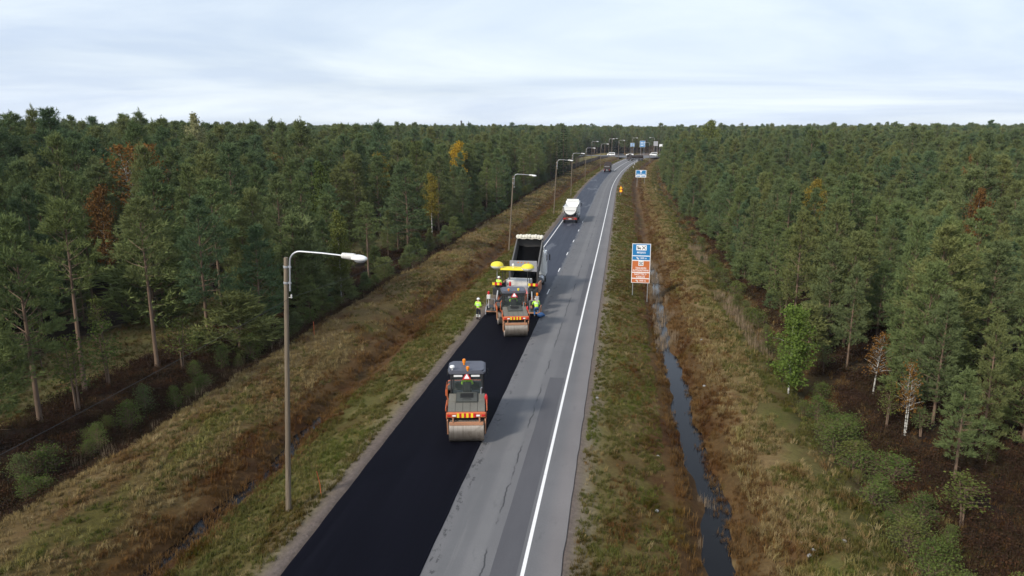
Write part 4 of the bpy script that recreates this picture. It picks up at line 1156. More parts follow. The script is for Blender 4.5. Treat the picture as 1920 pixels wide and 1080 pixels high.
def person(label, loc, rz, pose='stand', legs='navy', jacket='hiviz', helmet=True):
    p = thing('person', label, 'person', loc, rz)
    if pose == 'stand':
        pel, wai, che, nb = (0, 0, .95), (0, 0, 1.12), (0, .0, 1.34), (0, -.01, 1.48)
        hd = (0, .02, 1.62); top = (0, .02, 1.70)
        sh = [(-.185, 0, 1.42), (.185, 0, 1.42)]; el = [(-.27, -.03, 1.15), (.26, -.02, 1.15)]; wr = [(-.20, .17, 1.02), (.18, .19, 1.05)]
        hip = [(-.10, 0, .90), (.10, 0, .90)]; kn = [(-.12, .03, .50), (.11, .05, .50)]; an = [(-.13, -.02, .10), (.12, .0, .10)]
    elif pose == 'sit':
        pel, wai, che, nb = (0, 0, .10), (0, -.02, .28), (0, -.02, .50), (0, -.01, .64)
        hd = (0, .03, .78); top = (0, .03, .86)
        sh = [(-.185, 0, .58), (.185, 0, .58)]; el = [(-.25, .12, .34), (.25, .12, .34)]; wr = [(-.17, .36, .36), (.17, .36, .36)]
        hip = [(-.10, .02, .08), (.10, .02, .08)]; kn = [(-.13, .44, .10), (.13, .44, .10)]; an = [(-.13, .50, -.32), (.13, .50, -.32)]
    else:   # stooping over the screed end
        pel, wai, che, nb = (0, -.16, .82), (0, -.06, .96), (0, .12, 1.14), (0, .24, 1.24)
        hd = (0, .36, 1.33); top = (0, .40, 1.40)
        sh = [(-.19, .17, 1.20), (.19, .17, 1.20)]; el = [(-.28, .30, .96), (.28, .28, .94)]; wr = [(-.20, .50, .84), (.18, .50, .80)]
        hip = [(-.10, -.15, .78), (.10, -.15, .78)]; kn = [(-.14, .06, .44), (.13, .06, .44)]; an = [(-.14, -.10, .10), (.13, -.10, .10)]
    V3 = Vector
    def ext(a, b, d): a, b = V3(a), V3(b); return tuple(b + (b - a).normalized() * d)
    vs = [pel, wai, che, nb, hd, top]; rr = [(.13, .10), (.125, .095), (.15, .105), .06, (.085, .10), .06]
    ed = [(0, 1), (1, 2), (2, 3), (3, 4), (4, 5)]
    vs.append(tuple(V3(hd) + V3((0, .105, -.01)))); rr.append(.014); ed.append((4, 6))       # nose
    fwd = V3((0, 1, 0))
    for k in (0, 1):
        sg = -1 if k == 0 else 1
        b = len(vs)
        palm = ext(el[k], wr[k], .08)
        vs += [sh[k], el[k], wr[k], palm]; rr += [.06, .045, .03, (.036, .022)]
        ed += [(2, b), (b, b + 1), (b + 1, b + 2), (b + 2, b + 3)]
        d = (V3(palm) - V3(wr[k])).normalized(); lat = d.cross(V3((0, 0, 1))).normalized()
        for q, (o_, L) in enumerate(((-.027, .065), (-.009, .08), (.009, .075), (.027, .06))):
            m = V3(palm) + d * (.03 + L * .5) + lat * o_; e = m + d * L * .35 + V3((0, 0, -L * .45))
            c = len(vs); vs += [tuple(m), tuple(e)]; rr += [.009, .008]; ed += [(b + 3, c), (c, c + 1)]
        m = V3(wr[k]) + d * .05 - lat * sg * .045; e = m + d * .045 - lat * sg * .01 + V3((0, 0, -.01)); c = len(vs)
        vs += [tuple(m), tuple(e)]; rr += [.011, .009]; ed += [(b + 2, c), (c, c + 1)]
        b = len(vs)
        toe = tuple(V3(an[k]) + V3((.02 * sg, .15, -.06)))
        vs += [hip[k], kn[k], an[k], toe]; rr += [.085, .06, .042, .032]; ed += [(0, b), (b, b + 1), (b + 1, b + 2), (b + 2, b + 3)]
    body = skin_obj('body', vs, ed, rr, 0, 'skin', p)
    # jacket
    jv = [tuple(V3(pel) + V3((0, 0, -.04))), wai, che, tuple(V3(nb) - V3((0, 0, .03)))]; jr = [(.19, .14), (.18, .135), (.20, .145), .085]; je = [(0, 1), (1, 2), (2, 3)]
    for k in (0, 1):
        b = len(jv); jv += [sh[k], el[k], ext(el[k], wr[k], -.01)]; jr += [.095, .072, .055]; je += [(2, b), (b, b + 1), (b + 1, b + 2)]
    jk = skin_obj('jacket', jv, je, jr, 0, jacket, p)
    for f, r_ in ((.25, .205), (.75, .208)):
        c = V3(wai).lerp(V3(che), f); ax = (V3(che) - V3(wai)).normalized()
        bd = MB().lathe([(r_, -.025), (r_ + .004, 0), (r_, .025)], 20, sy=.74)
        part('reflective_band', bd.xf(Matrix.Translation(c) @ ax.to_track_quat('Z', 'Y').to_matrix().to_4x4()), 'silver', jk)
    tv = [tuple(V3(pel) + V3((0, 0, .06))), tuple(V3(pel) + V3((0, 0, -.04)))]; tr_ = [(.155, .12), (.15, .12)]; te = [(0, 1)]
    for k in (0, 1):
        b = len(tv); tv += [hip[k], kn[k], tuple(V3(an[k]) + V3((0, 0, .02)))]; tr_ += [.11, .085, .075]; te += [(1, b), (b, b + 1), (b + 1, b + 2)]
    trz = skin_obj('trousers', tv, te, tr_, 0, legs, p)
    for k in (0, 1):
        if legs == 'navy':
            for f in (.35, .62):
                c = V3(kn[k]).lerp(V3(an[k]), f); ax = (V3(an[k]) - V3(kn[k])).normalized()
                part('reflective_band', MB().lathe([(.083, -.035), (.086, 0), (.081, .035)], 14).xf(Matrix.Translation(c) @ ax.to_track_quat('Z', 'Y').to_matrix().to_4x4()), 'silver', trz)
        b = MB().box((an[k][0], an[k][1] + .055, an[k][2] - .045), (.105, .29, .11), .04)
        part('boot', b, 'dark', p)
    if helmet:
        c = V3(hd) + V3((0, 0, .035))
        hm = MB().ell(c, (.122, .142, .125), 16, 10); hm.v = [(x, y, max(z, c.z - .005)) for x, y, z in hm.v]
        hm.box((c.x, c.y + .13, c.z + .0), (.16, .09, .018), .008)
        part('helmet', hm, 'helmet', p)
    else:
        c = V3(hd) + V3((0, -.015, .02)); hm = MB().ell(c, (.098, .115, .11), 14, 8); hm.v = [(x, min(y, c.y + .07), max(z, c.z - .04)) for x, y, z in hm.v]
        part('hair', hm, 'hair', p)
    for sg in (-1, 1):
        part('eye', MB().ell(tuple(V3(hd) + V3((.032 * sg, .088, .01))), (.012, .008, .008), 8, 5), 'black', body)
        part('ear', MB().ell(tuple(V3(hd) + V3((.092 * sg, 0, -.01))), (.012, .024, .034), 8, 5), 'skin', body)
    part('mouth', MB().box(tuple(V3(hd) + V3((0, .090, -.055))), (.045, .01, .01), .003), 'pink', body)
    return p

# ------------------------------------------------------------------ road rollers
def triangle_sign(parent, c, s, mat='red', inner='signwhite', tilt=0.0):
    h = s * .866
    tri = lambda k: [(-s / 2 * k, -h / 3 * k), (s / 2 * k, -h / 3 * k), (0, h * 2 / 3 * k)]
    mt = Matrix.Translation(c) @ Matrix.Rotation(tilt, 4, 'X')
    t = part('warning_triangle', MB().prism(tri(1.0), 0, .03, 'XZ').xf(mt), mat, parent)
    if inner: part('triangle_centre', MB().prism(tri(.60), -.012, .002, 'XZ').xf(mt), inner, t)
    return t

def roller(label, loc, rz, crab, variant):
    r = thing('road_roller', label, 'road roller', loc, rz, 'tandem rollers on the fresh asphalt')
    rad, wid = .64, 1.66
    def drum(y, xoff):
        d = MB().lathe([(.05, -wid / 2 + .06), (rad - .09, -wid / 2 + .06), (rad - .07, -wid / 2), (rad - .02, -wid / 2), (rad, -wid / 2 + .02), (rad, wid / 2 - .02), (rad - .02, wid / 2), (rad - .07, wid / 2), (rad - .09, wid / 2 - .06), (.05, wid / 2 - .06)], 40, (xoff, y, rad), 'X')
        o = part('drum', d, 'steel', r)
        part('hub', MB().lathe([(.16, -wid / 2 - .02), (.2, -wid / 2 + .05), (.2, wid / 2 - .05), (.16, wid / 2 + .02)], 14, (xoff, y, rad), 'X'), 'dark', o)
    drum(-1.72, 0); drum(1.72, crab)
    # rear module
    for y, xo_, sgn in ((-1.72, 0, -1), (1.72, crab, 1)):
        for s in (-1, 1):
            part('yoke', MB().prism([(y - .30, rad - .20), (y + .30, rad - .20), (y + .42, 1.25), (y + .30, 1.36), (y - .42, 1.36), (y - .50, 1.2)], xo_ + s * (wid / 2 + .03), xo_ + s * (wid / 2 + .09), 'YZ'), 'orange_dusty', r)
        part('scraper', MB().box((xo_, y + sgn * .52, 1.06), (1.6, .10, .17), .02), 'orange_dusty', r)
    fr = MB()
    fr.box((0, -2.24, 1.50), (1.86, .16, .26), .04).box((-.92, -1.55, 1.42), (.05, 1.35, .30), .02).box((.92, -1.55, 1.42), (.05, 1.35, .30), .02)
    frame = part('rear_frame', fr, 'orange', r)
    for s in (-1, 1):
        part('frame_bracket', MB().box((s * .62, -2.27, 1.26), (.07, .06, .24), .01), 'orange_dusty', frame)
        part('tail_light', MB().box((s * .80, -2.335, 1.50), (.16, .03, .09), .01), 'red', frame)
        part('work_light', MB().box((s * .56, -2.335, 1.49), (.17, .035, .085), .012), 'signwhite', frame)
    for k in range(8):
        part('chevron_stripe', MB().box((-.378 + .108 * k, -2.335, 1.50), (.107, .03, .20)), 'yellow' if k % 2 == 0 else 'red', frame)
    part('inner_tank', MB().box((0, -1.75, 1.40), (1.70, .80, .20), .03), 'dark', r)
    for k in range(5):
        x = -.70 + .35 * k
        part('hood_panel', MB().prism([(-2.16, 1.60), (-2.16, 1.645), (-1.30, 1.80), (-1.30, 1.60)], x - .168, x + .168, 'YZ'), 'hood', r)
    part('engine_hood', MB().prism([(-1.40, 1.60), (-1.42, 1.86), (-1.32, 1.92), (-.72, 2.06), (-.66, 2.0), (-.66, 1.45), (-1.3, 1.45)], -.50, .50, 'YZ'), 'hood_dark', r)
    for s in (-1, 1):
        part('side_fender', MB().prism([(-1.30, 1.55), (-1.30, 1.82), (-.70, 1.98), (-.66, 1.5)], s * .52, s * .86, 'YZ'), 'hood', r)
        part('hand_rail', MB().tube([(s * .97, -2.0, 1.6), (s * .97, -2.0, 1.72), (s * .95, -1.25, 1.86), (s * .93, -1.25, 1.6)], .022, 6), 'orange', r)
    part('sprinkler_bar', MB().tube([(-.8, -2.08, 1.22), (.8, -2.08, 1.22)], .022, 6).tube([(-.5, -2.08, 1.22), (-.5, -1.9, 1.34)], .014, 5).tube([(.5, -2.08, 1.22), (.5, -1.9, 1.34)], .014, 5), 'dark', r)
    part('hydraulic_hose', MB().tube([(.62, -2.1, 1.3), (.72, -2.2, 1.15), (.8, -2.0, 1.0), (.86, -1.75, .95)], .02, 6).tube([(-.55, -2.1, 1.3), (-.68, -2.22, 1.12), (-.8, -2.0, .98)], .018, 6), 'rubber', r)
    part('exhaust_pipe', MB().tube([(.68, -.75, 1.8), (.68, -.75, 2.25), (.72, -.82, 2.32)], .035, 8), 'metal', r)
    part('hood_handle', MB().tube([(-.18, -1.36, 1.93), (-.18, -1.36, 1.98), (.18, -1.36, 1.98), (.18, -1.36, 1.93)], .012, 5), 'dark', r)
    part('hood_grille', MB().box((0, -1.02, 2.0), (.62, .36, .012), 0, rx=R(13)), 'black', r)
    # front module
    ff = MB().box((crab, 2.24, 1.45), (1.86, .16, .36), .04).box((crab - .94, 1.55, 1.42), (.08, 1.35, .36), .03).box((crab + .94, 1.55, 1.42), (.08, 1.35, .36), .03)
    part('front_frame', ff, 'orange', r)
    part('front_hood', MB().box((crab, 1.62, 1.56), (1.8, 1.08, .2), .05), 'hood_dark', r)
    part('dashboard', MB().box((0, .62, 1.95), (1.3, .25, .35), .05), 'black', r)
    # centre and cab
    part('cab_floor', MB().box((0, .1, 1.57), (1.5, 1.4, .04)), 'black', r)
    part('cab_base', MB().box((0, .15, 1.28), (1.55, 1.7, .55), .05).box((0, 0, .95), (.7, 1.7, .35), .03), 'dark', r)
    cab = MB()
    pil = [(-.76, -.62), (.76, -.62), (.80, .25), (-.80, .25), (.72, .82), (-.72, .82)]
    for x, y in pil: cab.tube([(x, y, 1.5), (x * .985, y, 2.95)], .045, 6)
    cab.box((0, -.62, 2.86), (1.54, .07, .22), .02).box((0, -.62, 1.56), (1.5, .06, .1), .01).box((0, .82, 2.9), (1.46, .07, .12), .02)
    cab.box((-.79, .1, 1.6), (.05, 1.4, .1), .01).box((.79, .1, 1.6), (.05, 1.4, .1), .01)
    cb = part('cab_frame', cab, 'dark', r)
    part('window', MB().box((0, -.60, 2.2), (1.42, .012, 1.12)), 'glass', cb)
    part('window', MB().box((0, .83, 2.25), (1.36, .012, 1.15)), 'glass', cb)
    for s in (-1, 1): part('window', MB().box((s * .79, .1, 2.25), (.012, 1.36, 1.15)), 'glass', cb)
    rf = MB().prism([(-.80, -.74), (.80, -.74), (.91, -.56), (.91, .72), (.78, .92), (-.78, .92), (-.91, .72), (-.91, -.56)], 2.98, 3.08, 'XY')
    rf.prism([(-.72, -.66), (.72, -.66), (.83, -.5), (.83, .66), (.7, .83), (-.7, .83), (-.83, .66), (-.83, -.5)], 3.08, 3.14, 'XY')
    part('roof', rf, 'roof', r)
    if variant == 0:
        for x, w in ((-.42, .42), (.42, .42)): part('name_plate', MB().box((x, -.665, 2.87), (w, .02, .10), .005), 'signwhite', cb)
        bl = [(-.15, .25, .30), (.05, -.62, .20)]
        gps = MB().lathe([(.03, 3.14), (.03, 3.24), (.11, 3.25), (.13, 3.30), (.10, 3.36), (.02, 3.38)], 14, (-.70, -.55, 0))
        part('satellite_antenna', gps, 'white', r)
    else:
        bl = [(-.40, -.60, .18), (.32, -.58, .18)]
    for q, (x, y, h) in enumerate(bl):
        b = part('beacon', MB().lathe([(.05, 3.10), (.05, 3.14 + h * .35), (.085, 3.14 + h * .36), (.085, 3.14 + h * .85), (.05, 3.14 + h), (.001, 3.14 + h)], 12, (x, y, 0)), 'amber' if not (variant and q) else 'yellow', r)
    triangle_sign(r, (0, -.76, 2.84), .44 if variant == 0 else .52, tilt=R(-12))
    # seat and controls
    part('seat', MB().box((0, -.15, 1.80), (.5, .5, .14), .05).box((0, -.42, 2.14), (.42, .12, .66), .06).box((0, -.2, 1.6), (.3, .3, .3), .03), 'dark', r)
    part('steering_wheel', MB().lathe([(.15, 2.05), (.18, 2.06), (.18, 2.08), (.15, 2.09)], 14, (0, .45, 0)).tube([(0, .45, 1.5), (0, .45, 2.07)], .03, 6), 'dark', r)
    part('fire_extinguisher', MB().lathe([(.07, 1.58), (.08, 1.62), (.08, 1.95), (.05, 2.03), (.02, 2.08)], 10, (.93, -1.05, 0)), 'red', r)
    part('mirror', MB().box((1.02, 1.0, 2.5), (.05, .16, .3), .02).tube([(.74, 1.05, 2.75), (1.02, 1.0, 2.66)], .015, 5), 'dark', r)
    part('mirror', MB().box((-1.02, 1.0, 2.5), (.05, .16, .3), .02).tube([(-.74, 1.05, 2.75), (-1.02, 1.0, 2.66)], .015, 5), 'dark', r)
    part('grab_rail', MB().tube([(-.86, -.3, 1.5), (-.98, -.3, 1.6), (-.98, -.3, 2.25), (-.86, -.3, 2.35)], .028, 6), 'orange', r)
    part('step', MB().box((-.88, .35, .85), (.2, .5, .05), .01).box((.88, .35, .85), (.2, .5, .05), .01), 'dark', r)
    return r
Z0 = lambda y, dz=0.05: float(prof(y)) + dz
RX1, RA1, RX2, RA2 = -7.28, R(10.5), -7.75, R(14)
roller('large orange tandem roller with grey roof and white dome antenna, alone on the fresh asphalt', (RX1, 33.7, Z0(33.7)), RA1, -.16, 0)
roller('orange tandem roller close behind the paving machine, two small beacons on its roof edge', (RX2, 52.5, Z0(52.5)), RA2, -.20, 1)
def seat_pt(root_xy, z, rz, off):
    c, s = math.cos(rz), math.sin(rz)
    return (root_xy[0] + off[0] * c - off[1] * s, root_xy[1] + off[0] * s + off[1] * c, z + off[2])
person('driver in yellow-green jacket sitting in the roller with the dome antenna', seat_pt((RX1, 33.7), Z0(33.7), RA1, (0, -.1, 1.87)), RA1, 'sit', helmet=False)
person('driver in yellow-green jacket sitting in the roller close behind the paving machine', seat_pt((RX2, 52.5), Z0(52.5), RA2, (0, -.1, 1.87)), RA2, 'sit', helmet=False)

# ------------------------------------------------------------------ paving machine
PX, PYY = -8.52, 57.3
pv = thing('paving_machine', 'asphalt paving machine with white engine cover and two yellow and white light balloons', 'paving machine', (PX, PYY, Z0(57.3, .004)), 0)
scr = part('screed', MB().box((0, .55, .30), (4.3, .75, .50), .04).box((0, .16, .16), (4.3, .2, .2), .03), 'dark', pv)
part('screed_walkway', MB().box((0, .02, .36), (4.3, .42, .05), .01), 'hood_dark', scr)
part('screed_edge', MB().box((0, -.21, .30), (4.32, .03, .10), .008), 'orange_dusty', scr)
for s in (-1, 1):
    part('end_plate', MB().prism([(-.25, .03), (1.5, .03), (1.6, .2), (1.35, .62), (.1, .62), (-.25, .3)], s * 2.17, s * 2.23, 'YZ'), 'orange_dusty' if s > 0 else 'grey', scr)
    part('hand_rail', MB().tube([(s * 2.12, -.2, .4), (s * 2.12, -.2, 1.35), (s * 1.45, -.2, 1.35), (s * 1.45, -.2, .4)], .025, 6), 'grey', scr)
    part('tow_arm', MB().box((s * 1.52, 2.2, .92), (.16, 4.0, .24), .02, rx=R(7 * 1)), 'orange_dusty', pv)
    part('tow_cylinder', MB().tube([(s * 1.52, .9, .6), (s * 1.42, 1.25, 1.75)], .06, 8), 'metal', pv)
    part('control_box', MB().box((s * 2.0, .15, 1.45), (.30, .22, .36), .03).tube([(s * 2.0, .15, .5), (s * 2.0, .15, 1.3)], .03, 6), 'offwhite' if s < 0 else 'grey', scr)
    part('warning_lamp', MB().lathe([(.06, 1.63), (.06, 1.68), (.09, 1.7), (.09, 1.86), (.04, 1.92)], 10, (s * 2.0, .15, 0)), 'red' if s < 0 else 'amber', scr)
    part('hydraulic_unit', MB().box((s * 1.35, .42, .85), (.5, .4, .55), .05).tube([(s * 1.1, .4, .9), (s * .9, .5, 1.25), (s * .7, 1.0, 1.4)], .035, 6).tube([(s * 1.2, .3, 1.1), (s * 1.0, .5, 1.45), (s * .6, 1.1, 1.5)], .03, 6), 'dark', scr)
    # tractor
    tk = MB().prism([(1.5, .08), (1.75, .0), (4.75, .0), (5.05, .15), (5.15, .45), (4.95, .75), (4.6, .86), (1.85, .86), (1.5, .7), (1.38, .4)], s * 1.0, s * 1.30, 'YZ')
    part('crawler_track', tk, 'rubber', pv)
part('tractor_body', MB().box((0, 3.2, 1.05), (2.0, 3.9, .9), .06).box((0, 3.0, 1.42), (2.62, 3.2, .14), .03), 'orange', pv)
part('side_skirt', MB().box((1.36, 2.6, 1.12), (.06, 2.4, .5), .02), 'orange', pv)
part('side_skirt', MB().box((-1.36, 2.6, 1.12), (.06, 2.4, .5), .02), 'orange', pv)
part('auger', MB().tube([(-2.1, 1.15, .35), (2.1, 1.15, .35)], .17, 10), 'dark', pv)
deck = part('operator_deck', MB().box((0, 2.0, 1.54), (2.5, 1.5, .08), .01), 'hood_dark', pv)
hd_ = part('engine_cover', MB().prism([(2.85, 1.5), (2.85, 2.22), (3.0, 2.32), (4.9, 2.12), (5.0, 1.95), (5.0, 1.5)], -1.0, 1.0, 'YZ'), 'offwhite', pv)
part('engine_vent', MB().box((.2, 4.0, 2.225), (.9, .5, .02), .005, rx=R(-6)), 'grey', hd_)
part('cover_panel', MB().box((0, 2.84, 1.9), (1.7, .03, .5), .01), 'offwhite', hd_)
part('console', MB().box((0, 2.55, 1.85), (1.9, .22, .14), .03).box((-.75, 2.5, 1.7), (.3, .3, .5), .03).box((.75, 2.5, 1.7), (.3, .3, .5), .03), 'grey', pv)
part('rear_machinery', MB().box((.15, 1.25, 1.2), (1.3, .5, .6), .06).box((-.6, 1.2, 1.05), (.5, .5, .5), .05).tube([(-.2, 1.05, 1.1), (.1, 1.0, 1.55), (.5, 1.05, 1.3), (.7, 1.1, 1.0)], .05, 8).tube([(-.5, 1.0, 1.3), (-.1, .95, 1.45), (.3, 1.0, 1.15)], .035, 8).tube([(.2, .98, 1.5), (.45, .98, 1.62), (.75, 1.05, 1.4)], .03, 8), 'dark', pv)
part('hose_coil', MB().lathe([(.16, -.03), (.20, -.03), (.22, 0), (.20, .03), (.16, .03)], 16, (.05, .97, 1.45), 'Y'), 'offwhite', pv)
part('gas_cylinder', MB().lathe([(.13, 1.2), (.15, 1.24), (.15, 1.95), (.10, 2.08), (.04, 2.12), (.04, 2.2)], 14, (-.38, 1.0, 0)), 'grey', pv)
part('fire_extinguisher', MB().lathe([(.09, 2.12), (.1, 2.16), (.1, 2.42), (.05, 2.5)], 10, (-.42, 1.45, 0)), 'red', pv)
for s in (-1, 1):
    st = part('operator_seat', MB().box((s * 1.45, 1.9, 1.82), (.5, .5, .14), .05).box((s * 1.45, 1.64, 2.1), (.48, .1, .55), .04).box((s * 1.45, 1.9, 1.62), (.34, .34, .3), .03), 'dark', pv)
    sd_p = part('seat_guard', MB().prism([(1.35, 1.35), (2.3, 1.35), (2.3, 1.8), (1.5, 1.95), (1.35, 1.85)], s * 1.15, s * 1.85, 'YZ'), 'dark', pv)
    for k in range(4):
        part('chevron_stripe', MB().box((s * 1.5 - .30 + .2 * k, 1.32, 2.30), (.198, .03, .22)), 'yellow' if k % 2 == 0 else 'red', pv)
    part('chevron_post', MB().tube([(s * 1.5, 1.36, 1.85), (s * 1.5, 1.36, 2.4)], .025, 6), 'dark', pv)
    for y in (1.5, 2.75):
        part('canopy_post', MB().tube([(s * 1.05, y, 1.55), (s * 1.05, y, 3.42)], .035, 6), 'dark', pv)
part('canopy', MB().prism([(1.55, 3.40), (1.45, 3.46), (1.6, 3.54), (2.7, 3.54), (2.8, 3.46), (2.7, 3.40)], -1.25, 1.35, 'YZ'), 'yellow', pv)
part('canopy_underside', MB().box((0, 2.15, 3.37), (2.4, 1.1, .05), .01), 'dark', pv)
for x, y, z in ((-1.62, 2.1, 3.72), (1.02, 1.75, 3.66)):
    up = MB().ell((x, y, z), (.54, .54, .33), 22, 12); lo = MB().ell((x, y, z), (.545, .545, .335), 22, 12)
    up.v = [(a, b, max(c, z - .03)) for a, b, c in up.v]; lo.v = [(a, b, min(c, z - .02)) for a, b, c in lo.v]
    bl = part('light_balloon', up, 'balloon', pv)
    part('balloon_skirt', lo, 'balloon_white', bl)
    part('balloon_mast', MB().tube([(x, y, 1.6), (x, y, z - .3)], .03, 6), 'metal', bl)
part('exhaust_pipe', MB().tube([(-.75, 3.3, 2.2), (-.75, 3.3, 3.2), (-.75, 3.15, 3.4)], .06, 8), 'metal', pv)
part('white_mast_lamp', MB().lathe([(.03, 3.5), (.03, 3.7), (.09, 3.72), (.10, 3.85), (.04, 3.92)], 10, (-.25, 2.0, 0)), 'white', pv)
part('mast', MB().tube([(1.12, .9, .5), (1.12, .9, 2.6)], .045, 8), 'metal', pv)
part('shovel', MB().tube([(-1.75, .05, .42), (-1.68, .32, 1.85)], .018, 6).box((-1.76, .0, .36), (.2, .04, .28), .01), 'wood', pv)
part('rake', MB().tube([(1.05, .0, .42), (.95, .35, 1.95)], .016, 6).box((1.05, -.02, .4), (.55, .03, .06), .01), 'orange_dusty', pv)
part('hydraulic_hose', MB().tube([(-1.1, .5, .7), (-1.0, .6, 1.3), (-.6, .9, 1.5), (-.2, 1.2, 1.45)], .03, 6).tube([(1.2, .5, .7), (.95, .45, 1.35), (.6, .8, 1.6), (.3, 1.2, 1.5)], .03, 6).tube([(-1.6, .4, .8), (-1.4, .6, 1.1), (-1.1, 1.0, 1.0)], .025, 6), 'rubber', pv)
part('tool_box', MB().box((-.95, 1.18, 1.78), (.5, .35, .32), .03), 'dark', pv)
part('cooler_box', MB().box((.35, 1.55, 1.72), (.42, .3, .28), .03), 'red', pv)
part('steering_console', MB().box((-1.1, 2.35, 1.95), (.36, .22, .5), .03).tube([(-1.1, 2.2, 2.15), (-1.1, 2.05, 2.25)], .02, 6), 'dark', pv)
triangle_sign(pv, (.95, .86, 1.78), .46, 'pink', None)
# hopper
part('hopper_floor', MB().box((0, 6.0, .85), (2.6, 1.9, .1)), 'dark', pv)
for s in (-1, 1):
    part('hopper_wing', MB().prism([(5.05, .8), (5.05, 1.7), (6.9, 1.55), (7.05, 1.2), (7.0, .8)], s * 1.50, s * 1.62, 'YZ'), 'orange_dusty', pv)
part('asphalt_heap', MB().ell((0, 5.9, .9), (1.35, .85, .55), 16, 8), 'asphalt_load', pv)
part('push_roller', MB().tube([(-1.0, 7.15, .5), (1.0, 7.15, .5)], .12, 10), 'metal', pv)
person('paving machine operator in a hi-vis jacket on the outer seat under the light balloon', (PX - 1.45, PYY + 1.95, Z0(57.3) + 1.84), R(-18), 'sit')
person('worker in bright hi-vis jacket and white helmet standing on the gravel edge', (-11.05, 55.7, float(ground_z(-11.05, 55.7)) + .0), R(-25), 'stand')
person('worker in hi-vis jacket and white helmet stooping at the screed by the open lane', (-6.55, 57.15, Z0(57.2, .01)), R(12), 'stoop', legs='jeans')
bagm = MB().ell((0, 0, .24), (.34, .22, .2), 12, 7); bagm.v = [(x + .05 * math.sin(9 * z + 3 * y), y + .04 * math.sin(8 * x), max(z, 0) + .03 * math.sin(11 * x + 5 * y)) for x, y, z in bagm.v]
b_ = obj('tarpaulin_bundle', mesh_of('tarpaulin_bundle', bagm, 'bluepoly'), None, (-6.15, 56.75, Z0(56.8, .0)))
tag(b_, 'crumpled blue tarpaulin bundle at the feet of the stooping worker', 'tarpaulin')

# ------------------------------------------------------------------ trucks
def wheel(parent, x, y, r=.50, w=.30):
    t = part('wheel', MB().lathe([(.22, -w / 2), (r - .04, -w / 2), (r, -w / 2 + .05), (r, w / 2 - .05), (r - .04, w / 2), (.22, w / 2)], 20, (x, y, r), 'X'), 'rubber', parent)
    part('rim', MB().lathe([(.08, -w / 2 - .01), (.24, -w / 2 + .03), (.24, w / 2 - .03), (.08, w / 2 + .01)], 14, (x, y, r), 'X'), 'metal', t)

